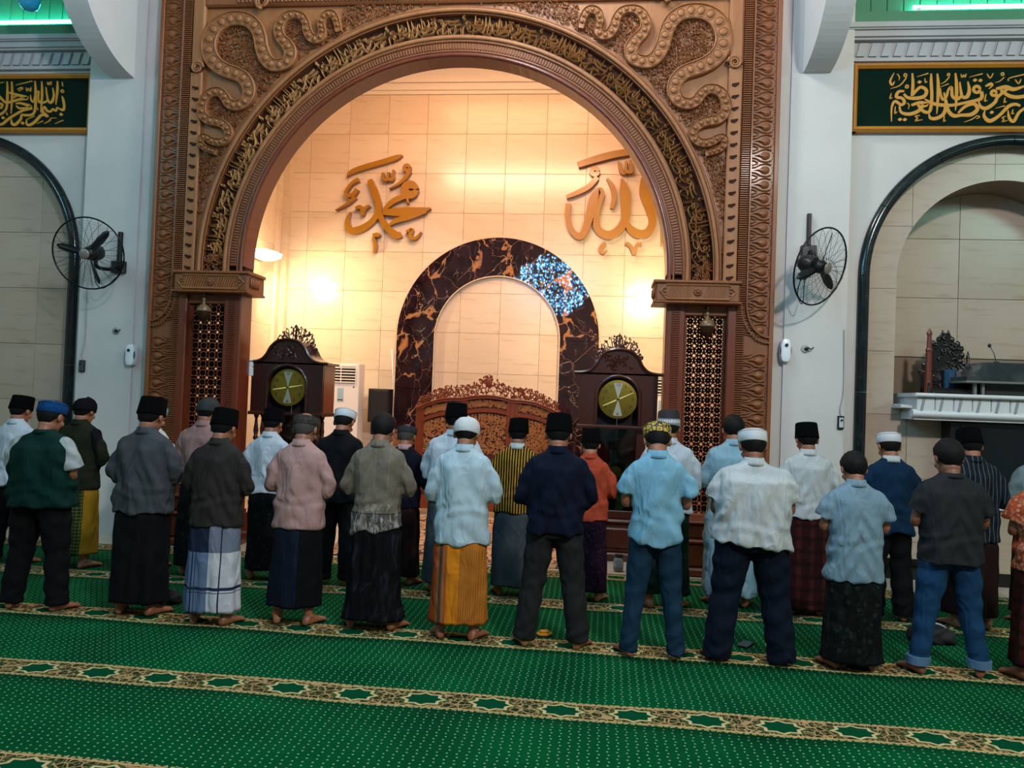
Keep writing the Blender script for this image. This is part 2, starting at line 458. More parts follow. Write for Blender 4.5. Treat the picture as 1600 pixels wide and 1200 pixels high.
# back wall marble tiles
TH = .675; TW = .68
tproto = {}
def tile(parent, x0, z0, w, h, y, face='y', mats=TILE, g=.004, th=.02):
    key = (round(w, 3), round(h, 3), face, id(mats))
    if key not in tproto: tproto[key] = []
    if len(tproto[key]) < 3:
        mb = MB(); c = .0025
        if face == 'y': mb.bbox((g / 2, -th, g / 2), (w - g / 2, 0, h - g / 2), c)
        elif face == 'x+': mb.box((0, g / 2, g / 2), (th, w - g / 2, h - g / 2))
        else: mb.box((-th, g / 2, g / 2), (0, w - g / 2, h - g / 2))
        o = mb.build('tile', mats[len(tproto[key])], parent); tproto[key].append(o.data)
    else:
        o = bpy.data.objects.new('tile', rnd.choice(tproto[key])); C.objects.link(o); o.parent = parent
    if face == 'y': o.location = (x0, y - rnd.random() * .002, z0)
    else: o.location = (y, x0, z0)
    return o
zt = 6.92
for k in range(11):
    z1_ = zt - k * TH; z0_ = z1_ - TH
    if z1_ < .1: break
    z0_ = max(z0_, 0)
    xs = [-4.375 + TW * i for i in range(-1, 10)]
    edges = [NL] + [x for x in xs if NL + .1 < x < NR - .1] + [NR]
    for a, b in zip(edges, edges[1:]): tile(wb, a, z0_, b - a, z1_ - z0_, YB + .02)
    ys = [9.0, 9.6, 10.28, 10.96, 11.64, 12.32, 13.0]
    for a, b in zip(ys, ys[1:]):
        tile(wl, a, z0_, b - a, z1_ - z0_, NL - .02, 'x+')
        if b < 12.4: tile(wr, a, z0_, b - a, z1_ - z0_, NR + .02, 'x-')
# cornice on top of the tiles
mb = MB()
for (za, zb_, pr) in ((6.92, 6.98, .03), (6.98, 7.06, .07), (7.06, 7.10, .05), (7.10, 7.2, .1), (7.2, 8.0, .01)):
    mb.box((NL, YB - pr, za), (NR, YB + .03, zb_)); mb.box((NL - .03, 9.0, za), (NL + pr, YB, zb_)); mb.box((NR - pr, 9.0, za), (NR + .03, YB, zb_))
struct(mb.build('trim_1', cove))
# corner pier in the back left corner
pier = struct(MB().box((NL, YB - .14, 0), (NL + .1, YB, 6.92)).box((NL, YB - .42, 0), (NL + .05, YB - .3, 6.92)).build('trim_2', TILE[1]))

# mihrab ring of black marble with gold veins
MX, MZ, MR0, MR1 = -1.69, 2.777, 1.06, 1.70
mih = thing('mihrab_surround', 'polished black marble arch with gold veins around the mihrab on the niche wall', 'arch', (MX, YB, 0))
def sector(cx, cz, r0, r1, a0, a1, n=8):
    o = [(cx + r1 * math.cos(a0 + (a1 - a0) * i / n), cz + r1 * math.sin(a0 + (a1 - a0) * i / n)) for i in range(n + 1)]
    i_ = [(cx + r0 * math.cos(a1 - (a1 - a0) * i / n), cz + r0 * math.sin(a1 - (a1 - a0) * i / n)) for i in range(n + 1)]
    return o + i_
N_V = 7
def quadband(mb, cx, cz, r0, r1, a0, a1, y0, y1, n=8):
    for i in range(n):
        b0 = a0 + (a1 - a0) * i / n; b1 = a0 + (a1 - a0) * (i + 1) / n
        P = lambda r, a: (cx + r * math.cos(a), cz + r * math.sin(a))
        v = []
        for y in (y0, y1): v += [(P(r0, b0)[0], y, P(r0, b0)[1]), (P(r1, b0)[0], y, P(r1, b0)[1]), (P(r1, b1)[0], y, P(r1, b1)[1]), (P(r0, b1)[0], y, P(r0, b1)[1])]
        f = [(0, 3, 2, 1), (4, 5, 6, 7), (0, 4, 7, 3), (1, 2, 6, 5)]
        if i == 0: f.append((0, 1, 5, 4))
        if i == n - 1: f.append((3, 7, 6, 2))
        mb.add(v, f)
    return mb
for i in range(N_V):
    a0 = PI * i / N_V; a1 = PI * (i + 1) / N_V
    quadband(MB(), MX, MZ, MR0, MR1, a0 + .002, a1 - .002, YB - .07, YB + .01).build('marble_panel', portoro_m, mih)
for sx in (-1, 1):
    zs = [0, .95, 1.9, MZ]
    for a, b in zip(zs, zs[1:]):
        x0, x1 = sorted((MX + sx * MR0, MX + sx * MR1))
        MB().box((x0, YB - .07, a + .003), (x1, YB + .01, b - .003)).build('marble_panel', portoro_m, mih)
mb = MB()
quadband(mb, MX, MZ, MR1, MR1 + .035, 0, PI, YB - .05, YB + .01, 48)
quadband(mb, MX, MZ, MR0 - .015, MR0, 0, PI, YB - .075, YB + .01, 48)
for sx in (-1, 1):
    mb.box((MX + sx * MR1, YB - .05, 0), (MX + sx * (MR1 + .035), YB + .01, MZ)); mb.box((MX + sx * (MR0 - .015), YB - .075, 0), (MX + sx * MR0, YB + .01, MZ))
mb.build('edge_trim', TILE[1], mih)

# wing bays: recessed marble tiling, black round moulding
def boolean_cut(o, cutter):
    md = o.modifiers.new('b', 'BOOLEAN'); md.operation = 'DIFFERENCE'; md.object = cutter; md.solver = 'EXACT'
    dg = bpy.context.evaluated_depsgraph_get(); me = bpy.data.meshes.new_from_object(o.evaluated_get(dg))
    o.modifiers.clear(); o.data = me
RI = 1.10
YT = 9.02          # face of the bay tiling
bay_r = struct(arch_wall(MB(), 2.7, 6.2, 0, 5.0, ARX, ARZ, RI, YT + .02, 9.62, zb=1.88).build('wall_bay_right', grout))
bay_l = struct(MB().box((-9.6, YT + .02, 0), (-6.2, YT + .1, 5.0)).build('wall_bay_left', grout))
rec = struct(MB().box((2.9, 9.62, 0), (5.8, 9.72, 5)).build('wall_recess_right', grout))
cut = MB(); pp = [(ARX - RI, 1.88)] + [(ARX - RI * math.cos(PI * i / 48), ARZ + RI * math.sin(PI * i / 48)) for i in range(49)] + [(ARX + RI, 1.88)]
cut = cut.prism(pp, YT - .2, YT + .3).build('cutter', None)
zrow = [at(1400, y, YT).z for y in (353, 451, 549)]
dz = (zrow[0] - zrow[2]) / 2
bpy.context.view_layer.update()
cols = [2.72, 3.40, 4.25, 5.10, 5.95]
k0 = -int(zrow[1] / dz) - 1
for k in range(k0, 5):
    za = zrow[1] + k * dz; zb_ = min(za + dz, 4.98)
    if za > 4.9 or zb_ < 0.05: continue
    za = max(za, 0)
    for a, b in zip(cols, cols[1:]):
        # skip the tiles wholly inside the opening
        cs = [(a, za), (b, za), (a, zb_), (b, zb_)]
        inside = [abs(x - ARX) < RI and z > 1.88 and (z < ARZ or (x - ARX) ** 2 + (z - ARZ) ** 2 < RI * RI) for x, z in cs]
        if all(inside): continue
        touch = (b > ARX - RI and a < ARX + RI and zb_ > 1.88)
        if touch:
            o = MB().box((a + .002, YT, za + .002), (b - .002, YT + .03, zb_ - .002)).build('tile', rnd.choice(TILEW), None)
            bpy.context.view_layer.update()
            boolean_cut(o, cut); o.parent = bay_r
            if len(o.data.vertices) == 0: bpy.data.objects.remove(o)
        else:
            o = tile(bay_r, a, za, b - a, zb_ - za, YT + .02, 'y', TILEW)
bpy.data.objects.remove(cut)
colr = [2.95, 3.30, 4.15, 5.0, 5.8]
for k in range(-1, 4):
    za = zrow[1] + (k - .02) * dz; zb_ = za + dz
    for a, b in zip(colr, colr[1:]): tile(rec, a, za, b - a, zb_ - za, 9.62, 'y', TILEW)
# ledge of the opening and left sill
struct(MB().bbox((ARX - RI, YT - .06, 1.84), (ARX + RI, 9.62, 1.885), .01).build('trim_3', white_marble))
zl = [at(40, y, YT).z for y in (337, 450)]
zz = at(50, 450, YT).z
for k in range(-6, 6):
    za = zz + k * dz; zb_ = min(za + dz, 4.98)
    if za > 4.9 or zb_ < .05: continue
    za = max(0, za)
    cl = [-9.5, -8.65, -7.8, -6.95, -6.25]
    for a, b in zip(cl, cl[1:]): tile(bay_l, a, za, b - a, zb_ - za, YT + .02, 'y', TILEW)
for (cx, cz, lab, c0) in ((ARX, ARZ, 'black marble half-round moulding outlining the right-hand tiled bay', 0), (ALX, ALZ, 'black marble half-round moulding outlining the left-hand tiled bay', 1)):
    t = thing('arch_moulding', lab, 'moulding', (cx, YW, 0), group='black arch mouldings')
    R = RA - .06
    for sx in (-1, 1):
        z = 0
        for zt_ in (1.0, 2.0, cz): MB().tube([(cx + sx * R, YW - .01, z + .002), (cx + sx * R, YW - .01, zt_ - .002)], .062, 14).build('marble_section', black_marble, t, True, auto=40); z = zt_
    for i in range(6):
        a0, a1 = PI * i / 6 + .002, PI * (i + 1) / 6 - .002
        MB().tube([(cx + R * math.cos(a0 + (a1 - a0) * j / 10), YW - .01, cz + R * math.sin(a0 + (a1 - a0) * j / 10)) for j in range(11)], .062, 14).build('marble_section', black_marble, t, True, auto=40)
struct(MB().box((2.65, YW - .02, 0), (10.4, YW, .12)).box((2.9, YT - .03, 0), (5.8, YT - .001, .2)).build('baseboard_right', skirting))
struct(MB().box((-12.4, YW - .02, 0), (-6.2, YW, .12)).box((-9.4, YT - .03, 0), (-6.4, YT - .001, .2)).build('baseboard_left', skirting))

# cornices over the wings, planks, cyan neon
def cornice(x0, x1, nm, side):
    t = struct(MB().box((x0, YW - .06, 5.62), (x1, YW + .2, 5.66)).box((x0, YW - .03, 5.66), (x1, YW + .2, 5.84)).box((x0, YW - .1, 5.84), (x1, YW + .2, 5.865))
               .box((x0, YW - .13, 5.865), (x1, YW + .2, 5.93)).box((x0, YW - .16, 5.93), (x1, YW + .2, 5.945)).box((x0, YW - .18, 5.945), (x1, YW + .2, 6.0)).build(nm, plaster_g))
    n = int((x1 - x0) / .13); p = None
    for i in range(n):
        x = x0 + .03 + i * .13
        if side > 0 and x > 5.2 or side < 0 and x < -8.8: continue
        if p is None:
            p = MB().prism([(0, 0), (.085, 0), (.125, .145), (.04, .145)], -.03, 0).build('dentil', plaster_g, t); p.location = (x, YW - .03, 5.675)
        else: inst(p, t, (x, YW - .03, 5.675))
    led = struct(MB().box((x0, YW - .12, 6.0), (x1, YW - .02, 6.14)).box((x0, YW - .02, 6.0), (x1, YW + .26, 6.02)).build('trim_%d' % (5 if side > 0 else 6), green_wall))
    return t
cornice(2.41, 10.4, 'trim_7', 1); cornice(-12.4, -5.92, 'trim_8', -1)
for nm, x0, x1 in (('wall_upper_left', -9.2, -5.9), ('wall_upper_right', 2.4, 5.6)):
    par = bpy.data.objects[nm]; x = x0; p = None
    while x < x1:
        if p is None: p = MB().bbox((0, -.02, 0), (.172, 0, 1.6), .006).build('plank', green_wall, par); p.location = (x, 9.15, 6.02)
        else: inst(p, par, (x, 9.15 + rnd.uniform(-.004, .004), 6.02))
        x += .178
neon_m = M('cyan_neon', '20e0d0', .5, emit=('48f2f0', 34))
for x0, x1, lab in ((3.35, 6.2, 'cyan neon tube glowing behind the green ledge on the right'), (-9.0, -6.55, 'cyan neon tube glowing behind the green ledge on the left')):
    t = thing('neon_tube', lab, 'neon tube', ((x0 + x1) / 2, YW + .08, 6.02), group='cyan neon tubes')
    MB().tube([(x0, YW + .13, 6.30), (x1, YW + .13, 6.30)], .022, 10).build('glass_tube', neon_m, t, True)
    for x in (x0 + .05, x1 - .05, (x0 + x1) / 2): MB().box((x - .02, YW + .09, 6.02), (x + .02, YW + .16, 6.28)).build('tube_holder', white_plastic, t)

# curved haunches of the transverse beams
for x0, x1, nm in ((2.12, 2.41, 'trim_9'), (-5.92, -5.63, 'trim_10')):
    prof = []
    for i in range(25):
        a = i / 24 * PI / 2; prof.append((8.78 - 1.15 * math.sin(a), 5.46 + 1.15 * (1 - math.cos(a))))
    R = []
    for x in (x0, x1):
        R.append([(x, y, z) for y, z in prof] + [(x, 7.63, 9), (x, 8.78, 9)])
    mb = MB(); n = len(R[0]); v = R[0] + R[1]
    f = [tuple(range(n)), tuple(range(2 * n - 1, n - 1, -1))] + [(i, n + i, n + (i + 1) % n, (i + 1) % n) for i in range(n)]
    struct(mb.add(v, f).build(nm, plaster))

# ------------------------------------------------------------------ writing: traced strokes
PANEL_R = []   # (crop units, origin px 1380,95, 7.27 units per px)
def P_(*a): PANEL_R.append([(a[i], a[i + 1], a[i + 2]) for i in range(0, len(a), 3)])
P_(330,140,18, 338,250,34, 330,400,36)
P_(330,392,30, 420,300,36, 490,335,40, 470,400,42, 380,425,42, 280,418,36, 235,375,26)
P_(240,345,22, 175,350,34, 150,410,38, 215,425,34, 240,470,38, 205,500,34, 135,460,34, 97,530,24, 95,690,10)
P_(185,510,20, 205,585,32, 300,605,42, 400,570,42, 440,520,42, 500,495,40, 420,475,40, 320,505,30)
P_(395,500,30, 460,575,38, 530,570,38, 552,420,36, 545,250,34, 545,145,18)
P_(615,145,18, 625,260,34, 622,420,34, 608,605,10)
P_(820,140,18, 832,260,36, 832,420,36, 820,565,10)
P_(960,235,14, 978,330,38, 955,405,46, 900,410,36, 880,330,28, 870,240,14)
P_(890,400,34, 840,435,38, 785,400,36, 775,300,30, 740,330,24, 720,400,30, 680,440,34, 655,390,24, 650,310,10)
P_(*[v for p in ringstroke(1062, 325, 36, 36) for v in p])
P_(1115,350,40, 1110,430,42, 960,470,32, 780,505,36, 620,498,42, 530,470,34, 465,430,8)
P_(850,595,22, 930,520,36, 1030,490,40, 1070,550,44, 1000,610,46, 890,618,36, 800,625,44, 740,570,40, 715,470,34, 690,360,18)
P_(700,430,20, 712,520,40, 680,610,42, 600,655,42, 535,650,34, 520,600,12)
P_(*[v for p in ringstroke(1255, 368, 28, 34) for v in p])
P_(1300,380,36, 1270,470,38, 1170,540,44, 1105,520,34, 1082,450,10)
P_(1160,290,22, 1220,265,38, 1240,280,20, 1200,320,12)
P_(1280,320,30, 1390,300,48, 1480,325,46, 1600,290,22)
P_(1330,330,30, 1420,395,42, 1520,415,44, 1640,395,40)
P_(1300,420,22, 1350,365,38, 1410,325,30)
P_(1155,560,10, 1145,630,34, 1210,685,46, 1320,620,36, 1420,520,40, 1500,495,36, 1555,515,26)
P_(1415,560,10, 1430,650,34, 1480,690,36, 1540,590,34, 1620,530,30)
for a, b in ((1040,222),(1102,225),(410,243),(188,668),(243,670),(1230,588)): P_(a - 22, b + 4, 10, a, b, 40, a + 24, b - 4, 10)
P_(122,140,8, 78,230,24, 100,275,26, 128,235,8)
P_(155,150,10, 182,185,12, 176,225,6)
P_(*[v for p in ringstroke(250, 165, 16, 14) for v in p])
P_(262,190,16, 190,280,14, 80,320,5)
P_(380,185,5, 510,145,16)
P_(470,200,8, 478,250,14, 498,235,6)
P_(*[v for p in ringstroke(740, 160, 13, 14) for v in p])
P_(748,185,14, 700,240,12, 650,265,5)
P_(645,300,5, 740,265,14)
P_(880,155,10, 895,192,14, 912,160,10, 925,192,14, 940,150,10)
P_(975,188,5, 1125,150,16)
P_(1175,150,10, 1212,200,14, 1245,145,10)
P_(*[v for p in ringstroke(1352, 155, 15, 14) for v in p])
P_(1370,190,12, 1320,235,10, 1265,252,4)
P_(1420,235,8, 1430,200,12, 1600,158,14)
P_(1495,215,10, 1533,262,14, 1562,212,10)
P_(88,370,8, 75,430,16, 102,420,6)
P_(135,520,8, 130,600,16, 158,580,6)
P_(1165,380,8, 1150,460,16, 1180,450,6)
P_(1380,420,8, 1372,475,16, 1398,465,6)
P_(1470,555,8, 1460,605,16, 1484,598,6)
P_(690,630,8, 685,690,16, 708,678,6)
P_(410,625,12, 360,632,12, 385,655,14, 362,685,14, 445,672,6)
P_(1385,635,10, 1345,650,12, 1365,668,12, 1350,695,14, 1410,680,6)
P_(268,480,8, 290,510,12, 280,552,5)
P_(1270,545,5, 1375,515,14)
P_(915,700,5, 1000,670,12, 1060,630,12, 1090,645,12, 1050,662,10)
P_(*[v for p in ringstroke(265, 298, 16, 16) for v in p])
PANEL_L = []   # origin px 0,100, 10 units per px
def Q_(*a): PANEL_L.append([(a[i], a[i + 1], a[i + 2]) for i in range(0, len(a), 3)])
Q_(965,500,12, 985,560,34, 1000,650,34, 985,715,40, 930,700,24, 890,680,20, 870,730,34, 820,700,24, 800,735,34, 740,735,34, 690,670,36, 665,740,36, 730,810,44, 740,830,30)
Q_(720,800,40, 640,800,40, 540,905,42, 450,955,38, 410,920,26, 415,860,10)
Q_(895,265,16, 895,400,36, 870,635,10)
Q_(820,370,12, 840,500,34, 800,600,42, 745,560,30, 715,360,14)
Q_(755,560,26, 690,600,34, 620,595,36, 595,540,28, 600,420,22, 545,500,24, 530,590,32, 485,560,26, 475,480,8)
Q_(650,270,16, 655,480,36, 635,760,10)
Q_(545,265,16, 555,450,36, 548,700,36, 500,790,36, 400,800,36, 330,790,26)
Q_(330,790,24, 320,860,36, 240,945,42, 185,930,36, 175,860,12)
Q_(245,620,20, 330,615,34, 480,665,44, 400,690,34, 300,690,30, 250,650,20)
Q_(500,690,40, 350,730,36, 240,790,36, 130,860,38, 40,935,38, -60,955,30)
Q_(110,275,16, 115,500,36, 95,700,30, 0,790,36, -60,780,30)
Q_(182,275,16, 188,500,34, 170,775,8)
Q_(130,445,22, 220,470,34, 430,530,46, 300,555,40, 180,590,36, 90,600,34, 20,540,36, -40,470,30)
Q_(300,480,20, 180,540,24)
Q_(245,330,5, 370,300,14, 505,268,14)
Q_(270,400,12, 330,370,20, 350,385,14, 290,425,8)
Q_(405,370,10, 425,425,14, 445,380,10, 470,425,14, 485,365,10)
Q_(735,285,10, 755,325,14, 770,285,10, 790,325,14, 800,270,10)
Q_(*[v for p in ringstroke(975, 425, 20, 16) for v in p])
Q_(970,280,10, 978,350,12)
Q_(0,300,12, 60,285,8)
for a, b in ((955,788),(355,925),(50,842)): Q_(a - 24, b, 12, a, b, 46, a + 24, b, 12)
Q_(580,935,5, 670,892,14); Q_(690,935,5, 770,890,14, 800,850,10, 880,848,8); Q_(860,935,5, 985,882,14); Q_(415,870,8, 540,815,14)
Q_(575,690,8, 590,720,12, 585,680,6); Q_(105,760,8, 112,800,14)
Q_(0,620,36, 40,640,34, 10,700,20)
ALLAH = []; MUHAMMAD = []
def A_(L, *a): L.append([(a[i], a[i + 1], a[i + 2]) for i in range(0, len(a), 3)])
m_ = MUHAMMAD
A_(m_, 225,318,8, 275,270,44, 400,222,50, 600,165,52, 740,120,48, 800,95,10)
A_(m_, 462,350,50, 510,470,72, 552,600,64, 545,700,62, 470,800,60, 350,870,72, 260,870,66, 232,780,46, 262,685,14)
A_(m_, 560,590,50, 572,720,56, 640,840,66, 740,925,72, 790,915,56)
A_(m_, 600,690,50, 780,685,90, 960,680,84, 1095,645,12)
A_(m_, 1050,675,40, 880,735,56, 740,775,50, 650,835,14)
A_(m_, 610,670,40, 700,580,56, 830,520,56)
A_(m_, *[v for p in ringstroke(880, 455, 52, 84) for v in p])
A_(m_, 850,520,40, 865,595,10)
A_(m_, *[v for p in ringstroke(850, 230, 26, 36) for v in p])
A_(m_, 880,260,40, 800,370,34, 665,447,6)
A_(m_, 600,280,26, 612,345,32, 650,350,28, 660,275,22); A_(m_, 655,345,28, 700,345,34, 712,250,20)
A_(m_, 350,350,40, 280,390,30, 220,480,34, 240,520,34, 300,500,44, 335,450,40)
A_(m_, 315,530,40, 230,605,26, 110,668,5)
A_(m_, 320,650,30, 375,640,40, 395,725,24); A_(m_, 395,715,26, 415,655,34, 465,620,22)
A_(m_, 498,930,34, 545,925,46, 575,925,20); A_(m_, 505,950,26, 525,1030,34, 515,1105,24)
A_(m_, 845,895,26, 905,870,34, 885,940,36, 940,960,30, 1000,895,8)
m_ = ALLAH
A_(m_, 215,225,60, 400,165,72, 600,115,72, 800,85,66)
A_(m_, *[v for p in ringstroke(385, 290, 32, 46) for v in p])
A_(m_, 410,350,50, 330,440,54, 220,500,50, 100,548,36)
A_(m_, 510,360,20, 565,450,48, 580,560,50, 555,665,36)
A_(m_, 655,365,20, 685,480,100, 695,640,90, 690,780,84, 620,890,84, 520,935,90, 420,880,76, 400,770,60, 425,640,50, 455,520,60, 430,480,56, 370,580,92, 330,750,84, 280,900,74, 225,945,72, 150,880,54, 112,740,58, 118,612,56)
A_(m_, 860,355,20, 885,500,100, 935,650,92, 968,790,76, 930,895,80, 840,925,90, 750,880,80, 708,800,30)
A_(m_, 900,430,40, 930,480,36, 968,545,6)
A_(m_, 625,190,24, 650,285,40, 690,300,36, 700,185,22); A_(m_, 700,295,30, 755,290,40, 745,175,22)
A_(m_, 1050,560,20, 1082,780,74, 1055,1040,10)
A_(m_, 490,1010,30, 450,1075,44, 470,1115,30, 512,1092,12)
A_(m_, 698,1015,34, 750,1050,36, 785,1130,36); A_(m_, 790,1110,34, 815,1030,34, 862,1030,26)

def panel_sign(x0, x1, z0, z1, strokes, fmap, wscale, lab, nm):
    t = thing('calligraphy_sign', lab, 'sign', ((x0 + x1) / 2, YW, z0), group='framed green calligraphy signs')
    MB().box((x0 + .03, YW - .05, z0 + .03), (x1 - .03, YW - .002, z1 - .03)).build('board', board_green, t)
    fw = .062
    for a, b in (((x0, z1 - fw), (x1, z1)), ((x0, z0), (x1, z0 + fw))):
        MB().bbox((a[0], YW - .09, a[1]), (b[0], YW - .002, b[1]), .018).bbox((a[0] + .02, YW - .1, (a[1] + b[1]) / 2 - .012), (b[0] - .02, YW - .08, (a[1] + b[1]) / 2 + .012), .008).build('frame_rail', frame_gold, t)
    for xa in (x0, x1 - fw):
        MB().bbox((xa, YW - .092, z0), (xa + fw, YW - .002, z1), .018).bbox((xa + fw / 2 - .012, YW - .102, z0 + .03), (xa + fw / 2 + .012, YW - .08, z1 - .03), .008).build('frame_stile', frame_gold, t)
    mb = MB()
    for i_, s_ in enumerate(strokes): stroke(mb, s_, fmap, YW - .05, .010 + .00025 * i_, wscale)
    mb.build('gold_lettering', gold_flat, t)
ppm = lambda px, py, Y: (at(px + 1, py, Y) - at(px, py, Y)).length
def fm_r(a, b): p = at(1380 + a / 7.27, 95 + b / 7.27, YW - .06); return (p.x, p.z)
def fm_l(a, b): p = at(a / 10, 100 + b / 10, YW - .06); return (p.x, p.z)
pr0, pr1 = at(1326, 207, YW - .05), at(1326, 100, YW - .05)
panel_sign(2.66, 6.1, pr0.z, pr1.z, PANEL_R, fm_r, ppm(1450, 150, YW) / 7.27 * 1.0, 'green sign with bright gold Arabic calligraphy above the right-hand bay', 0)
pl0, pl1 = at(152, 208, YW - .05), at(152, 115, YW - .05)
panel_sign(-9.6, -6.21, pl0.z, pl1.z, PANEL_L, fm_l, ppm(60, 150, YW) / 10 * 1.0, 'green sign with Arabic calligraphy in shadow above the left-hand bay', 1)
def wall_word(nm, strokes, ox, oy, sc, lab, dep=.10):
    fm = lambda a, b: (lambda p: (p.x, p.z))(at(ox + a / sc, oy + b / sc, YB - .02))
    ws = ppm(ox + 80, oy + 80, YB) / sc
    t = thing('wall_calligraphy', lab, 'calligraphy', (fm(600, 600)[0], YB, fm(600, 600)[1]), group='gold Arabic words on the niche wall')
    for i_, s_ in enumerate(strokes):
        mb = MB(); stroke(mb, s_, fm, YB - .002, dep + .0015 * i_, ws * .98, 5)
        o = mb.build('letter_stroke', gold, t)
        o.data.materials.append(gold_side)
        for p in o.data.polygons:
            if abs(p.normal.y) < .5: p.material_index = 1
wall_word('a', MUHAMMAD, 510, 230, 6.667, 'raised gold Arabic word at the left of the niche wall, above the floor air conditioner')
wall_word('b', ALLAH, 870, 225, 6.486, 'raised gold Arabic word at the right of the niche wall, partly behind the arch')

# ------------------------------------------------------------------ carved portal
portal = thing('carved_portal', 'huge carved teak portal with a round arch framing the marble niche', 'portal', (XC, YP, 0))
PW = 3.53; AR = 2.41; AZ = 3.2
def px_(u): return XC + u
YPb = YP + .28
# pillars
for s in (-1, 1):
    def bx(u0, u1, z0, z1, y0, y1, name, mat, c=.012):
        a, b = sorted((XC + s * u0, XC + s * u1))
        return MB().bbox((a, y0, z0), (b, y1, z1), c).build(name, mat, portal)
    bx(2.41, 2.62, 0, 2.9, YP, YPb, 'inner_post', wood_red)
    bx(3.06, 3.16, .0, 2.9, YP - .02, YPb, 'middle_post', wood_red)
    bx(3.14, PW, .0, 3.1, YP + .02, YPb, 'outer_post', wood)
    bx(2.6, 3.08, 0, .62, YP + .04, YPb, 'lower_panel', wood_red)
    bx(2.6, 3.08, 2.76, 2.9, YP + .03, YPb, 'top_rail', wood)
    bx(2.3, 3.6, 0, .09, YP - .26, YPb, 'plinth_step', wood_red, .02)
    bx(2.34, 3.58, .09, .34, YP - .2, YPb, 'plinth_step', wood_red, .02)
    bx(2.37, 3.56, .34, .38, YP - .23, YPb, 'plinth_step', wood_red, .015)
    bx(2.39, 3.54, .38, .53, YP - .13, YPb, 'plinth_step', wood_red, .015)
    bx(2.38, 3.55, .53, .57, YP - .17, YPb, 'plinth_step', wood_red, .015)
    # capital
    bx(2.28, 3.17, 2.885, 3.105, YP - .13, YPb + .02, 'capital', wood, .02)
    bx(2.26, 3.18, 3.085, 3.12, YP - .16, YPb + .02, 'capital_moulding', wood, .01)
    bx(2.26, 3.18, 2.87, 2.895, YP - .16, YPb + .02, 'capital_moulding', wood, .01)
    # cartouche on the capital with slanted reeds
    mb = MB(); a, b = XC + s * 2.33, XC + s * 3.12; a, b = min(a, b), max(a, b)
    ol = [(a, 2.995), (a + .07, 3.07), (b - .07, 3.07), (b, 2.995), (b - .07, 2.92), (a + .07, 2.92), (a, 2.995)]
    mb.tube([(x, YP - .135, z) for x, z in ol], .012, 6)
    n = 22
    for i in range(n):
        x = a + .09 + (b - a - .18) * i / n
        if abs(x - (a + b) / 2) < .07: continue
        mb.tube([(x - .012, YP - .135, 2.935), (x + .03, YP - .14, 3.055)], .007, 5)
    mb.build('cartouche', wood_mid, portal, True, auto=40)
    mb = MB()
    for k in range(8):
        q = PI * k / 4; mb.ellip(((a + b) / 2 + .03 * math.cos(q), YP - .14, 2.995 + .03 * math.sin(q)), (.016, .012, .016), 8, 4)
    mb.ellip(((a + b) / 2, YP - .145, 2.995), (.02, .02, .02), 8, 6)
    for xx in (a + .05, b - .05):
        for k in range(3): mb.ellip((xx, YP - .138, 2.96 + .035 * k), (.018, .01, .014), 8, 4)
    mb.build('rosette', wood, portal, True, kind='stuff')
    # carved face of the capital end
    mb = MB()
    for k in range(4): mb.ellip((XC + s * 2.27, YP - .06 + .06 * k, 2.995), (.02, .025, .06), 8, 6)
    mb.build('capital_leaf', wood, portal, True, kind='stuff')
    # pierced screen: lattice of eight pointed stars
    u0, u1, z0, z1 = 2.63, 3.05, .62, 2.76
    x0, x1 = sorted((XC + s * u0, XC + s * u1)); mb = MB(); nx = 4; cw = (x1 - x0) / nx; nz = int((z1 - z0) / cw)
    cw2 = (z1 - z0) / nz
    def bar(p, q, t=.0078, yy=YP + .12, dd=.02):
        dx, dz = q[0] - p[0], q[1] - p[1]; l = math.hypot(dx, dz) or 1; nx_, nz_ = -dz / l * t, dx / l * t
        mb.prism([(p[0] + nx_, p[1] + nz_), (q[0] + nx_, q[1] + nz_), (q[0] - nx_, q[1] - nz_), (p[0] - nx_, p[1] - nz_)], yy - dd, yy)
    for j in range(nz):
        for i in range(nx):
            cx, cz = x0 + (i + .5) * cw, z0 + (j + .5) * cw2; r = cw * .34
            p8 = [(cx + r * math.cos(k * PI / 4 + PI / 8), cz + r * math.sin(k * PI / 4 + PI / 8)) for k in range(8)]
            for k in range(8): bar(p8[k], p8[(k + 3) % 8])
            e8 = [(cx + cw * .5 * math.cos(k * PI / 4 + PI / 8) * 1.08, cz + cw2 * .5 * math.sin(k * PI / 4 + PI / 8) * 1.08) for k in range(8)]
            for k in range(8): bar(p8[k], e8[k], .010)
            for k in range(8): bar(e8[k], e8[(k + 1) % 8], .0095)
            r3 = [(cx + cw * .12 * math.cos(k * PI / 4), cz + cw * .12 * math.sin(k * PI / 4)) for k in range(8)]
            for k in range(8): bar(r3[k], r3[(k + 1) % 8], .008)
    mb.box((x0 - .02, YP + .09, z0 - .02), (x0 + .012, YP + .13, z1)); mb.box((x1 - .012, YP + .09, z0 - .02), (x1 + .02, YP + .13, z1))
    mb.build('pierced_screen', wood_red, portal, kind='stuff')
    # vertical reeded strips
    mb = MB(); nn = 92
    for k in range(nn):
        z = .6 + (2.86 - .6) * k / nn
        xa = XC + s * 2.515; mb.bbox((xa - .042, YP - .014, z), (xa + .042, YP + .002, z + .014), .004)
    mb.build('reeded_strip', wood_red, portal, kind='stuff')
    mb = MB(); nn = 250
    for k in range(nn):
        z = .6 + (6.6 - .6) * k / nn; xa = XC + s * 3.195
        mb.bbox((xa - .045, YP - .022, z), (xa + .045, YP + .03, z + .0135), .004)
    mb.build('reeded_strip', wood, portal, kind='stuff')
    # outer border: teardrops inside sinuous ridges
    unit = MB(); w_ = .157
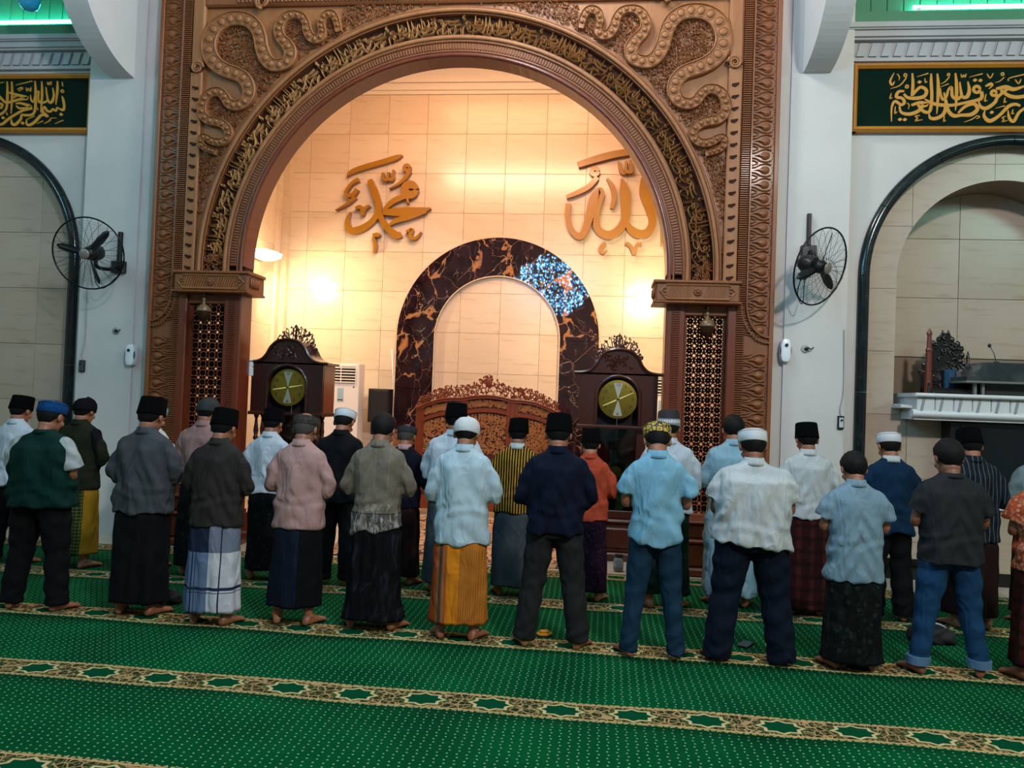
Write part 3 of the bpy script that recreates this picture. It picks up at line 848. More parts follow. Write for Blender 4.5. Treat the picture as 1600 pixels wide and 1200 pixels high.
    td = [(.2, 0), (.19, .03), (.16, .045), (.125, .04), (.10, .018), (.06, .004), (.02, 0)]
    full = [(x, z) for x, z in td] + [(x, -z) for x, z in td[-2:0:-1]]
    c_ = (.145, 0); n_ = len(full); v = [(x, 0, z) for x, z in full] + [((x - c_[0]) * .6 + c_[0], -.022, z * .55) for x, z in full]
    f_ = [(i, (i + 1) % n_, n_ + (i + 1) % n_, n_ + i) for i in range(n_)] + [tuple(range(n_, 2 * n_))]
    unit.add(v, f_)
    for sg in (-1, 1):
        unit.tube([(-.02, -.004, sg * .022), (.05, -.006, sg * .03), (.10, -.008, sg * .058), (.16, -.01, sg * .070), (.215, -.01, sg * .055)], .007, 5)
        unit.tube([(-.02, -.004, sg * .05), (.03, -.006, sg * .055), (.075, -.008, sg * .074)], .006, 5)
    for k in range(7):
        a_ = -1.2 + 2.4 * k / 6; unit.ellip((.150 + .083 * math.cos(a_), -.008, .075 * math.sin(a_)), (.006, .008, .006), 6, 3)
    pr = None
    zs_ = [2.62 + w_ * k for k in range(26)] + [.72 + w_ * k for k in range(11)]
    for z in zs_:
        if pr is None: pr = unit.build('carved_teardrop', wood, portal, True, auto=50); pr.data.transform(Matrix.Translation((XC, YP, 0)));
        else: pr = inst(pr0_, portal)
        if pr is not None and 'pr0_' not in globals(): pr0_ = pr
        pr.location = (s * (3.26 + .0), .012, z - 0); pr.scale = (s, 1, 1)
    # raised scalloped rim and its rounded end
    mb = MB(); pts = [(XC + s * 3.258, YP - .01, 6.9), (XC + s * 3.258, YP - .01, 2.9)]
    for k in range(1, 9): q = k / 8 * PI / 2; pts.append((XC + s * (3.258 + .25 * (1 - math.cos(q))), YP - .01, 2.9 - .36 * math.sin(q)))
    mb.tube(pts, .012, 6)
    for k in range(13):
        q = (k + .5) / 13 * PI / 2; x, z = 3.258 + .25 * (1 - math.cos(q)) - .03, 2.9 - .36 * math.sin(q) - .02
        mb.tube([(XC + s * x, YP - .012, z), (XC + s * (x - .028 * math.cos(q)), YP - .012, z - .04 * math.sin(q) - .006)], .007, 5)
    pts2 = [(x + s * -.055 * (1 if i < 2 else math.cos((i - 1) / 8 * PI / 2)), y, z - (0 if i < 2 else .06 * math.sin((i - 1) / 8 * PI / 2))) for i, (x, y, z) in enumerate(pts)]
    mb.tube(pts2[1:], .009, 6)
    mb.build('scalloped_rim', wood, portal, True, auto=40)
    bx(3.50, 3.545, 0, 7, YP - .012, YPb, 'edge_fillet', wood, .006)
    # dash strip with scroll on top
    bx(2.995, 3.14, 3.12, 5.45, YP - .028, YP + .02, 'dash_strip', wood_mid, .01)
    p0 = None
    for k in range(17):
        z = 3.17 + k * .131
        if p0 is None:
            p0 = MB().prism([(-.038, -.02), (.0, -.03), (.038, 0), (.038, .02), (0, .012), (-.038, .006)], -.006, .002).build('dash_notch', wood_dark, portal)
            p0.data.transform(Matrix.Translation((XC, YP, 0)))
            pz = p0
        else: pz = inst(p0, portal)
        pz.location = (s * 3.066, -.029, z); pz.scale = (s, 1, 1)
    mb = MB(); sp = [(XC + s * (3.05 - (.075 - .055 * k / 20) * math.cos(k * .62)), YP - .045, 5.5 + (.075 - .055 * k / 20) * math.sin(k * .62)) for k in range(21)]
    mb.tube(sp, [.02 - .0006 * k for k in range(21)], 7); mb.build('scroll', wood_mid, portal, True)
    # bracket lamp: a turned pendant knob before the screen
    kn = at(318, 487, YP - .12) if s < 0 else at(1105, 511, YP - .12)
    t = thing('bracket_lamp', 'turned wooden pendant lamp hanging before the %s pierced screen' % ('left' if s < 0 else 'right'), 'lamp', (kn.x, YP, kn.z + .1), group='turned pendant lamps on the portal')
    MB().lathe([(0, -.14), (.012, -.13), (.02, -.11), (.045, -.09), (.07, -.05), (.078, -.01), (.08, .0)], 20, Matrix.Translation((kn.x, kn.y, kn.z))).build('bowl', wood_dark, t, True)
    MB().lathe([(.084, 0), (.086, .012), (.07, .05), (.045, .075), (.02, .085), (.014, .12), (.022, .14), (.012, .16)], 20, Matrix.Translation((kn.x, kn.y, kn.z))).build('cap', M('lamp_cap', '6c5238', .35), t, True)
    MB().tube([(kn.x, kn.y, kn.z + .15), (kn.x, kn.y, kn.z + .2), (kn.x, YP - .02, kn.z + .22), (kn.x, YP + .04, kn.z + .22)], .012, 8).build('bracket', wood_dark, t, True)
    mb = MB()
    for k in range(6): mb.ellip((kn.x + .06 * math.cos(k), kn.y + .06 * math.sin(k), kn.z - .0), (.012, .012, .02), 6, 4)
    mb.build('leaf_collar', wood_dark, t, True)

# board over the arch
def zone(r0, r1, y0, y1, name, mat, n=64, a0=0, a1=PI): return quadband(MB(), XC, AZ, r0, r1, a0, a1, y0, y1, n).build(name, mat, portal)
arch_wall(MB(), XC - 3.14, XC + 3.14, 3.105, 7.0, XC, AZ, 2.93, YP + .03, YPb, 64, 3.105).build('spandrel_board', wood_mid, portal)
for s in (-1, 1):
    a, b = sorted((XC + s * 3.12, XC + s * PW)); MB().box((a, YP + .02, 3.1), (b, YPb, 7.0)).build('outer_board', wood, portal)
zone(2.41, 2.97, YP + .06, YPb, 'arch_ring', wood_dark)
for s in (-1, 1):
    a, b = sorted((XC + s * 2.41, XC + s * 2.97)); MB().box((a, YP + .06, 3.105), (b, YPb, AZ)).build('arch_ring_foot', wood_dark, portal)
def arc_mould(r, w, y0, name, mat, foot=True, rr=1.0):
    pts = [(XC - r, y0, 3.12)] + [(XC - r * math.cos(PI * i / 96), y0, AZ + r * math.sin(PI * i / 96)) for i in range(97)] + [(XC + r, y0, 3.12)]
    return MB().tube(pts, w, 8, flat=1).build(name, mat, portal, True, auto=50)
zone(2.405, 2.46, YP - .005, YPb, 'arch_edge', wood_red)
arc_mould(2.43, .022, YP - .01, 'arch_bead', wood_red)
zone(2.455, 2.57, YP + .0, YP + .08, 'arch_fascia', wood)
arc_mould(2.475, .012, YP - .002, 'arch_bead', wood)
arc_mould(2.585, .018, YP - .005, 'arch_bead', wood)
arc_mould(2.622, .024, YP - .018, 'arch_bead', wood_mid)
arc_mould(2.652, .01, YP + .0, 'arch_bead', wood)
zone(2.575, 2.65, YP + .01, YP + .08, 'arch_fascia', wood)
arc_mould(2.905, .012, YP - .0, 'arch_bead', wood)
arc_mould(2.935, .024, YP - .022, 'arch_bead', wood_mid)
arc_mould(2.972, .014, YP - .008, 'arch_bead', wood)
zone(2.90, 2.985, YP + .01, YP + .08, 'arch_fascia', wood)
mb = MB()
for k in range(250):
    q = PI * (k + .5) / 250; Mx = Matrix.Translation((XC + 2.527 * math.cos(q), YP, AZ + 2.527 * math.sin(q))) @ Matrix.Rotation(-q, 4, 'Y')
    mb.bbox((-.034, -.016, -.0095), (.034, .004, .0095), .004, Mx)
mb.build('dentil_ring', wood, portal, kind='stuff')
# carved script round the arch
RT = 2.785; BH = .245
ntile = 10; tl = PI * RT / ntile
for k in range(ntile):
    def fmp(a, b, k=k):
        s_ = (k + a / 1600) * tl; q = PI - s_ / RT; r = RT + BH / 2 - (b - 130) / 580 * BH
        return (XC + r * math.cos(q), AZ + r * math.sin(q))
    mb = MB()
    src = [s_ for s_ in PANEL_R if max(q[2] for q in s_) > 24]
    for st in src:
        st = [(a, b, w * .55 + 12) for a, b, w in st]
        stroke(mb, st, fmp, YP + .06, rnd.uniform(.045, .062), tl / 1600, 4, ridge=1)
    # tall close verticals fill the gaps
    for q in range(12):
        a = (q + rnd.uniform(.2, .8)) * 130; l = rnd.uniform(150, 420); b = rnd.uniform(140, 500)
        stroke(mb, [(a, b, 10), (a + 10, min(b + l * .5, 700), 26), (a + rnd.uniform(-60, 30), min(b + l, 710), 8)], fmp, YP + .06, .045, tl / 1600, 2, ridge=1)
    mb.build('carved_script', M('script_wood', rough=.5, colfn=woodfn('96663a', 'c0905a')), portal)
# foliage panels at the feet of the script band
for s in (-1, 1):
    mb = MB()
    for k in range(46):
        x = XC + s * (RT + rnd.uniform(-.09, .09)); z = rnd.uniform(3.13, 3.34)
        a0 = rnd.uniform(0, 2 * PI); r = rnd.uniform(.015, .03)
        mb.tube([(x + r * math.cos(a0 + t_ * .7), YP + .02 - .01 * t_ % .02, z + r * math.sin(a0 + t_ * .7)) for t_ in range(5)], .006, 4)
    mb.build('carved_foliage', wood, portal, kind='stuff')
# spandrel ribbons
RB = [(45,270,34),(70,170,38),(110,108,42),(160,95,44),(215,125,42),(232,190,40),(215,250,38),(215,300,46),(260,342,48),(320,325,50),(368,255,50),(390,175,44),(440,110,42),(520,88,42),(600,105,48),(655,165,52),(672,240,54),(640,320,56),(570,390,62),(530,470,68),(550,550,66),(620,590,64),(710,590,68),(790,520,72),(840,410,72),(868,300,72),(920,200,74),(1010,130,74),(1130,104,76),(1250,120,78),(1350,180,80),(1405,270,82),(1422,380,84),(1390,490,84),(1310,580,80),(1200,640,76),(1080,680,72),(1000,730,72),(950,810,72),(945,890,68),(990,970,60),(1070,1000,56),(1150,975,54),(1200,910,52),(1260,862,50),(1340,862,50),(1410,910,50),(1445,1000,50),(1430,1090,50),(1360,1150,48),(1270,1165,46),(1190,1195,46),(1130,1260,44),(1140,1330,44),(1200,1375,42),(1290,1370,42),(1370,1330,38),(1420,1330,36),(1425,1390,34),(1370,1440,34),(1300,1465,32),(1245,1480,30)]
def rbmap(a, b):
    p = at(900 + a * .1625, b * .1625, YP - .03); return (p.x - XC, p.z)
RBL = [(rbmap(a, b), w * .1625 * ppm(1060, 80, YP)) for a, b, w in RB]
cmod = catmull([(p[0], p[1], w) for p, w in RBL], 5)
rib_w = lambda w: w
for s in (-1, 1):
    mb = MB(); R = []; L = len(cmod)
    for i, (u, z, w) in enumerate(cmod):
        ua, za, _ = cmod[max(i - 1, 0)]; ub, zb_, _ = cmod[min(i + 1, L - 1)]
        dx, dz_ = ub - ua, zb_ - za; l = math.hypot(dx, dz_) or 1; nx, nz = -dz_ / l, dx / l
        sec = [(w, YP + .04), (w, YP - .045), (w * .86, YP - .055), (w * .78, YP - .035), (w * .0, YP - .04), (-w * .78, YP - .035), (-w * .86, YP - .055), (-w, YP - .045), (-w, YP + .04)]
        r = [(XC + s * (u + nx * q), y, z + nz * q) for q, y in sec]
        R.append(r if s > 0 else r[::-1])
    mb.rings(R, True); rb = mb.build('ribbon', wood_mid, portal, True, auto=35)
    # bosses along the ribbon
    base = None; acc = 0
    for i in range(1, L - 1):
        u, z, w = cmod[i]; acc += math.hypot(u - cmod[i - 1][0], z - cmod[i - 1][1])
        if acc < w * 1.2: continue
        acc = 0
        ub, zb_, _ = cmod[i + 1]; ang = math.atan2(zb_ - z, ub - u)
        if base is None:
            bm = MB(); bm.ellip((0, 0, .0), (.40, .42, .46), 12, 6); bm.tube([(.52 * math.cos(t_ * PI / 6), -.02, .60 * math.sin(t_ * PI / 6)) for t_ in range(13)], .06, 5)
            base = bm.build('boss', wood_mid, rb, True); base.data.transform(Matrix.Translation((XC, YP, 0))); o = base
        else: o = inst(base, rb)
        # the mesh keeps its centre at the portal origin
        o.location = (s * u, -.04, z); o.rotation_euler = (0, -ang if s > 0 else PI + ang, 0); o.scale = (w * 1.12, .06, w * 1.12)
# pierced-looking scroll filling between ribbon and arch
poly = [(u, z) for u, z, w in cmod]
arcp = [(3.03 * math.sin(a / 30 * 1.5), AZ + 3.03 * math.cos(a / 30 * 1.5)) for a in range(31)]
poly2 = poly + [(2.99, poly[-1][1] - .03), (2.99, 3.3)] + [p for p in arcp[::-1] if p[0] > .0] + [(0.0, 6.21), (poly[0][0] - .05, 6.21)]
def inside(x, z, P):
    c = False; j = len(P) - 1
    for i in range(len(P)):
        if (P[i][1] > z) != (P[j][1] > z) and x < (P[j][0] - P[i][0]) * (z - P[i][1]) / (P[j][1] - P[i][1]) + P[i][0]: c = not c
        j = i
    return c
for s in (-1, 1):
    mb = MB(); n = 0; tries = 0
    while n < 2300 and tries < 60000:
        tries += 1
        u = rnd.uniform(0.2, 3.0); z = rnd.uniform(3.3, 6.22)
        if math.hypot(u, z - AZ) < 3.0 or not inside(u, z, poly2): continue
        n += 1; r = rnd.uniform(.012, .024); a0 = rnd.uniform(0, 6.28); yy = YP + .028 - rnd.uniform(.0, .03)
        pts = [(XC + s * (u + r * math.cos(a0 + t_ * .95)), yy - .004 * t_, z + r * math.sin(a0 + t_ * .95)) for t_ in range(4)]
        mb.tube(pts, [.004, .007, .007, .003], 4)
    mb.build('scroll_carving', wood, portal, kind='stuff')
    # dark ground under it
    gp = [(XC + s * u, z) for u, z in poly2]
# top rail with rope moulding and rolled scrolls
MB().bbox((XC - 3.0, YP - .03, 6.22), (XC + 3.0, YP + .05, 6.36), .02).build('top_beam', wood, portal)
mb = MB()
for k in range(110):
    x = XC - 2.6 + 5.2 * k / 110; mb.bbox((x, YP - .05, 6.25), (x + .03, YP - .02, 6.30), .006)
mb.build('rope_moulding', wood, portal, kind='stuff')
MB().bbox((XC - 3.14, YP - .03, 6.36), (XC + 3.14, YP + .05, 7.0), .02).build('top_board', wood_mid, portal)
for s in (-1, 1):
    a, b = sorted((XC + s * 2.985, XC + s * 3.14)); MB().bbox((a, YP - .03, 5.5), (b, YP + .05, 6.36), .02).build('corner_stile', wood_mid, portal)
    mb = MB(); cx = XC + s * 2.28
    mb.tube([(cx + s * (.085 - .06 * k / 20) * math.cos(k * .62 - 1.5), YP - .075, 6.245 + (.085 - .06 * k / 20) * math.sin(k * .62 - 1.5)) for k in range(21)], [.022 - .0006 * k for k in range(21)], 7)
    mb.build('scroll', wood_mid, portal, True)

# ------------------------------------------------------------------ furniture of the niche
def clock(lab, pos, rz, glow, yaw_hand):
    t = thing('grandfather_clock', lab, 'clock', pos, rz, group='grandfather clocks in the portal', world=False)
    wc = wood_clock if not glow else M('clock_teak', rough=.28, colfn=woodfn('2a0f0a', '4d1d12'), coat=.5)
    B = lambda a, b, name, mat=wc, c=.008: MB().bbox(a, b, c).build(name, mat, t)
    # base, trunk, hood (local: front at -y)
    B((-.42, -.26, 0), (.42, .2, .1), 'base', wc, .02); B((-.39, -.23, .1), (.39, .2, .42), 'base', wc, .015)
    B((-.42, -.26, .42), (.42, .2, .47), 'base_moulding', wc, .02)
    B((-.3, -.26, .14), (.3, -.22, .38), 'base_panel', wc, .02)
    for s in (-1, 1): B((s * .27, -.15, .47), (s * .33, .18, 1.42), 'trunk_side')
    B((-.3, .14, .47), (.3, .18, 1.75), 'back_board')
    B((-.30, -.17, .47), (-.22, -.13, 1.5), 'door_stile'); B((.22, -.17, .47), (.30, -.13, 1.5), 'door_stile')
    B((-.3, -.17, .47), (.3, -.13, .56), 'door_rail')
    g = MB().box((-.22, -.15, .56), (.22, -.146, 1.5)).build('glass', M('clock_glass', '9aa5a8', .04, trans=1, spec=.5), t)
    # turned columns at the corners
    for s in (-1, 1):
        for dx, yy in ((.375, -.2), (.375, -.02)):
            MB().lathe([(.03, .47), (.036, .5), (.022, .54), (.03, .6), (.034, .66), (.024, .72), (.02, .95), (.026, 1.15), (.022, 1.19), (.034, 1.215), (.02, 1.24), (.03, 1.30), (.02, 1.38), (.016, 1.44), (.03, 1.48), (.034, 1.52)], 12, Matrix.Translation((s * dx, yy, 0))).build('column', wc, t, True)
    # hood with round-headed opening
    zc = 1.845; r = .225
    B((-.40, -.06, 1.5), (.40, -.03, 2.13), 'dial_back_board', M('clock_inner', '0c0605', .8)); B((-.22, .12, .56), (.22, .135, 1.5), 'trunk_back', M('clock_inner'))
    hood = arch_wall(MB(), -.44, .44, 1.5, 2.12, 0, zc, r, -.24, -.2, 24, 1.5).build('hood_front', wc, t)
    for s in (-1, 1): B((s * .40, -.22, 1.5), (s * .44, .18, 2.1), 'hood_side', M('clock_side', rough=.3, colfn=woodfn('5a2412', '7c3a1c'), coat=.4), .004)
    B((-.46, -.27, 1.49), (.46, .19, 1.53), 'hood_sill', wc, .012)
    MB().tube([(-r - .02, -.245, 1.54)] + [((r + .02) * -math.cos(PI * i / 24), -.245, zc + (r + .02) * math.sin(PI * i / 24)) for i in range(25)] + [(r + .02, -.245, 1.54)], .02, 8).build('arch_moulding', wc, t, True, auto=50)
    # swan necked pediment
    top = [(-.5, 2.1), (-.5, 2.13), (-.4, 2.135), (-.32, 2.16), (-.26, 2.22), (-.21, 2.31), (-.14, 2.375), (-.06, 2.4), (0, 2.405)]
    top = catmull([(x, z) for x, z in top[1:]], 3); top = [(-.5, 2.1)] + top; full = top + [(-x, z) for x, z in top[-2::-1]]
    MB().prism(full, -.24, .16).build('pediment', wc, t)
    rim = [(x, -.255, z - .012) for x, z in full[1:-1]]
    MB().tube(rim, .018, 6).build('pediment_moulding', wc, t, True, auto=50)
    mb = MB()
    for k in range(26): 
        x = rnd.uniform(-.16, .16); z = rnd.uniform(2.17, 2.31); a0 = rnd.uniform(0, 6)
        mb.tube([(x + .025 * math.cos(a0 + q), -.245, z + .025 * math.sin(a0 + q)) for q in range(4)], .007, 4)
    mb.build('pediment_carving', wc, t, kind='stuff')
    # pierced crest
    mb = MB(); n = 0
    while n < 120:
        a_ = rnd.uniform(-1.42, 1.42); ro = .265 + .13 * max(0, math.cos(a_)) ** 2.2 + .02 * math.cos(a_ * 11); r_ = rnd.uniform(.235, ro)
        n += 1; x = r_ * math.sin(a_); z = 2.17 + r_ * math.cos(a_); a0 = rnd.uniform(0, 6.28); rr = rnd.uniform(.014, .022)
        mb.tube([(x + rr * math.cos(a0 + j * .95), -.02 + rnd.uniform(-.004, .004), z + rr * math.sin(a0 + j * .95)) for j in range(5)], [.004, .007, .008, .007, .003], 5)
    for k in range(19):
        a_ = -1.4 + 2.8 * k / 18; ro = .265 + .13 * max(0, math.cos(a_)) ** 2.2
        mb.ellip((ro * math.sin(a_), -.02, 2.17 + ro * math.cos(a_)), (.011, .008, .016), 6, 4)
        mb.tube([(.22 * math.sin(a_), -.02, 2.17 + .22 * math.cos(a_)), (ro * math.sin(a_ + .05), -.02, 2.17 + ro * math.cos(a_ + .05))], .006, 5)
    mb.tube([(0, -.02, 2.4), (0, -.02, 2.5), (0, -.02, 2.6)], [.02, .012, .003], 6)
    for s in (-1, 1): mb.tube([(0, -.02, 2.42), (s * .035, -.02, 2.48), (s * .03, -.02, 2.54), (0, -.02, 2.58)], .008, 5)
    mb.build('pierced_crest', wc, t, True, auto=40)
    # dial
    dial = M('brass_dial' + glow, rough=.28, metal=.85, colfn=(lambda nt, P, x, y, z: mix(nt, S(nt, (lambda n: (nt.links.new(y.k, n.inputs[0]), n.outputs[0])[1])(nt.nodes.new('ShaderNodeMath'))).abs() * 0 + .5, 'a8923a', '8d7a2c')))
    MB().lathe([(.001, -.012), (.205, -.012), (.220, -.004), (.220, .006), (.19, .01)], 40, Matrix.Translation((0, -.19, zc - .02)) @ Matrix.Rotation(PI / 2, 4, 'X')).build('dial', M('brass_dial', 'b39a3a', .3, metal=.75), t, True, auto=40)
    # sun-ray brushed sectors
    mb = MB()
    for k in (0, 2):
        a0 = k * PI / 2 + PI / 2 - .28; R = .19
        mb.prism([(0, 0)] + [(R * math.cos(a0 + .56 * j / 5), R * math.sin(a0 + .56 * j / 5)) for j in range(6)], -.0155, -.013)
    mb.build('dial_rays', M('brushed_silver', 'c8c8b4', .35, metal=.85), t).location = (0, -.19, zc - .02)
    for k in range(12):
        a_ = PI / 2 - k * PI / 6; Mx = Matrix.Translation((.165 * math.cos(a_), -.209, zc - .02 + .165 * math.sin(a_)))
        cu = bpy.data.curves.new('numeral', 'FONT'); cu.body = str(k if k else 12); cu.size = .05; cu.align_x = 'CENTER'; cu.align_y = 'CENTER'; cu.extrude = .001
        ob = bpy.data.objects.new('numeral_src', cu); C.objects.link(ob)
        bpy.context.view_layer.update()
        me = bpy.data.meshes.new_from_object(ob.evaluated_get(bpy.context.evaluated_depsgraph_get()))
        bpy.data.objects.remove(ob)
        me.transform(Mx @ Matrix.Rotation(PI / 2, 4, 'X')); me.materials.clear(); me.materials.append(M('numeral_dark', '2a2618', .5))
        no = bpy.data.objects.new('numeral', me); C.objects.link(no); no.parent = t
    for a_, l, w_ in ((yaw_hand, .185, .008), (yaw_hand + PI, .185, .009)):
        MB().prism([(-w_, -.02), (w_, -.02), (w_ * .5, l), (-w_ * .5, l)], -.215, -.212).build('hand', M('hand_brass', 'f4dc80', .4, metal=.2), t)
        o = [c for c in t.children if c.name.startswith('hand')][-1]; o.data.transform(Matrix.Rotation(a_, 4, 'Y')); o.location = (0, 0, zc - .02)
    MB().lathe([(.012, -.02), (.006, 0)], 8, Matrix.Translation((0, -.2, zc - .02)) @ Matrix.Rotation(PI / 2, 4, 'X')).build('hand_boss', M('hand_brass'), t)
    # pendulum
    MB().tube([(0, -.06, 1.66), (0, -.06, 1.36)], .006, 6).lathe([(.008, 1.50), (.022, 1.48), (.012, 1.45), (.014, 1.40), (.05, 1.375), (.05, 1.36)], 14, Matrix.Translation((0, -.07, 0))).build('pendulum', M('pendulum_metal', 'c9c8bc', .25, metal=.8), t, True, auto=50)
    MB().lathe([(.001, -.008), (.07, -.006), (.078, 0), (.07, .006), (.001, .008)], 24, Matrix.Translation((0, -.06, .98)) @ Matrix.Rotation(PI / 2, 4, 'X')).tube([(0, -.06, 1.36), (0, -.06, 1.0)], .005, 6).build('pendulum_bob', M('brass_dial'), t, True)
    return t
clock('tall dark grandfather clock with pierced crest beside the left pillar', (-3.65, 9.17, 0), 0, '', 1.40)
clock('tall reddish grandfather clock with pierced crest beside the right pillar', (.245, 9.17, 0), 0, 'r', 1.13)

def ac_unit(lab, x, y, w, zb, ztop):
    t = thing('floor_air_conditioner', lab, 'air conditioner', (x, y, 0), 0, 'tall white floor air conditioners', world=False)
    MB().bbox((-w / 2 - .02, -.16, 0), (w / 2 + .02, .16, zb), .01).build('stand', wood_clock, t)
    MB().bbox((-w / 2, -.15, zb), (w / 2, .15, ztop), .012).build('casing', ac_plastic, t)
    MB().box((-w * .39, -.153, ztop - .32), (w * .39, -.148, ztop - .05)).build('vent_recess', slot_dark, t)
    p = None
    for k in range(6):
        z = ztop - .305 + k * .047
        if p is None: p = MB().bbox((-w * .4, -.17, -.009), (w * .4, -.145, .009), .004).build('louvre', ac_plastic, t); p.location = (0, 0, z)
        else: inst(p, t, (0, 0, z))
    MB().box((-.006, -.172, ztop - .32), (.006, -.15, ztop - .05)).build('louvre_bar', ac_plastic, t)
    MB().box((-.05, -.155, ztop - .62), (.05, -.149, ztop - .40)).build('display', M('display_blue', '9db8c6', .2), t)
    MB().box((-.045, -.157, ztop - .60), (.045, -.15, ztop - .585)).build('display_strip', slot_dark, t)
    p = None
    for k in range(12):
        z = zb + .12 + k * .045
        if p is None: p = MB().bbox((-w * .4, -.158, -.006), (w * .4, -.148, .006), .003).build('intake_slat', M('intake_grey', 'cdbdb0', .5), t); p.location = (0, 0, z)
        else: inst(p, t, (0, 0, z))
    MB().lathe([(.001, -.004), (.012, -.003), (.014, 0)], 12, Matrix.Translation((w * .36, -.15, ztop - .38)) @ Matrix.Rotation(PI / 2, 4, 'X')).build('badge', M('badge_grey', 'a8a29c', .4), t)
    return t
a0, a1 = at(506, 567, 12.4), at(562, 567, 12.4)
ac_unit('tall white floor air conditioner right of the left grandfather clock', (a0.x + a1.x) / 2, 12.55, a1.x - a0.x, .42, a0.z)
b0 = at(1005, 585, 12.4)
ac_unit('tall white floor air conditioner half hidden behind the right pillar', b0.x + .30, 12.55, .56, .42, b0.z)

p0, p1 = at(578, 607, 12.6), at(609, 655, 12.6)
t = thing('loudspeaker', 'black loudspeaker box on a stand left of the black marble arch', 'speaker', ((p0.x + p1.x) / 2, 12.6, 0), world=False)
w_ = (p1.x - p0.x) / 2; hh = p0.z - .55
MB().bbox((-w_, -.1, hh), (w_, .16, p0.z), .03).build('cabinet', black_plastic, t)
MB().bbox((-w_ + .02, -.112, hh + .03), (w_ - .02, -.098, p0.z - .03), .006).build('grille', M('grille', '08080a', .7), t)
MB().lathe([(.02, 0), (.02, hh)], 12).build('pole', black_metal, t, True)
for k in range(3): MB().tube([(0, 0, .5), (.3 * math.cos(k * 2.1), .28 * math.sin(k * 2.1), .01)], .012, 6).build('leg', black_metal, t, True)
MB().ellip((0, -.115, hh + .06), (.014, .006, .014)).build('badge', M('badge_grey'), t)
q = at(614, 600, 12.96); q2 = at(612, 545, 12.96)
tag(MB().tube([(q2.x, 12.97, q2.z), (q.x, 12.97, q.z), (q.x - .03, 12.95, 1.4), (q.x - .02, 12.95, .2)], .012, 6).build('cable', white_plastic, None, True), 'white cable running down the wall beside the black marble arch', 'cable')
# bright wall lamp on the left side wall of the niche
t = thing('wall_lamp', 'bright white lamp on the niche side wall above the left clock', 'lamp', (NL, 11.85, 3.86))
lx = NL + .12
MB().bbox((NL, 11.6, 3.86), (NL + .05, 12.1, 4.02), .01).build('back_plate', white_plastic, t)
MB().loft([(3.86, .10, .20, NL + .16, 11.85), (3.90, .18, .26, NL + .2, 11.85), (3.96, .20, .28, NL + .2, 11.85), (3.985, .14, .22, NL + .16, 11.85)], 24, 3).build('diffuser', M('lamp_glow', 'ffe8c0', .4, emit=('ffd9a0', 9)), t, True)
# white switch box beside the clock
q = at(382, 565, 9.1)
t = thing('alarm_box', 'small white box on the edge of the left pillar behind the clock', 'box', (q.x, 9.0, q.z))
MB().bbox((-4.115, 8.9, q.z - .06), (-4.07, 9.0, q.z + .02), .004).build('upper_case', white_plastic, t); MB().bbox((-4.115, 8.9, q.z - .17), (-4.07, 9.0, q.z - .07), .004).build('lower_case', white_plastic, t)

# carved screen before the mihrab
YS = 11.6
sc_c = at(762, 640, YS).x
t = thing('carved_screen', 'low carved teak screen with wavy pierced crest in front of the mihrab', 'screen', (sc_c, YS, 0), world=False)
hw = (at(871, 640, YS).x - at(655, 640, YS).x) / 2; hp = (at(801, 640, YS).x - at(723, 640, YS).x) / 2
zc_ = at(762, 617, YS).z; ze = at(868, 643, YS).z; zp = at(801, 624, YS).z
def rail(x):
    a = abs(x)
    if a < hp: return zp + (zc_ - zp) * math.cos(a / hp * PI / 2) ** .9 if a < hp else zp
    q = (a - hp) / (hw - hp); return zp + (ze - zp) * q + .05 * math.sin(q * PI) 
def crest(x): 
    a = abs(x); return rail(x) + .18 + .13 * max(0, 1 - a / .28) ** 1.2 - .05 * max(0, (a - hw * .6) / (hw * .4))
for s in (-1, 1):
    MB().bbox((s * hw - .04, -.04, 0), (s * hw + .04, .04, ze + .02), .01).build('end_post', wood_screen, t)
    MB().bbox((s * hp - .04, -.04, 0), (s * hp + .04, .04, zp + .01), .01).build('post', wood_screen, t)
xs = [-hw - .04 + (2 * hw + .08) * i / 60 for i in range(61)]
mb = MB(); mb.prism([(x, rail(x)) for x in xs] + [(x, rail(x) - .055) for x in xs[::-1]], -.05, .05); mb.build('top_rail', wood_screen, t)
MB().tube([(x, -.05, rail(x) - .01) for x in xs], .014, 6).build('rail_moulding', wood_screen, t, True)
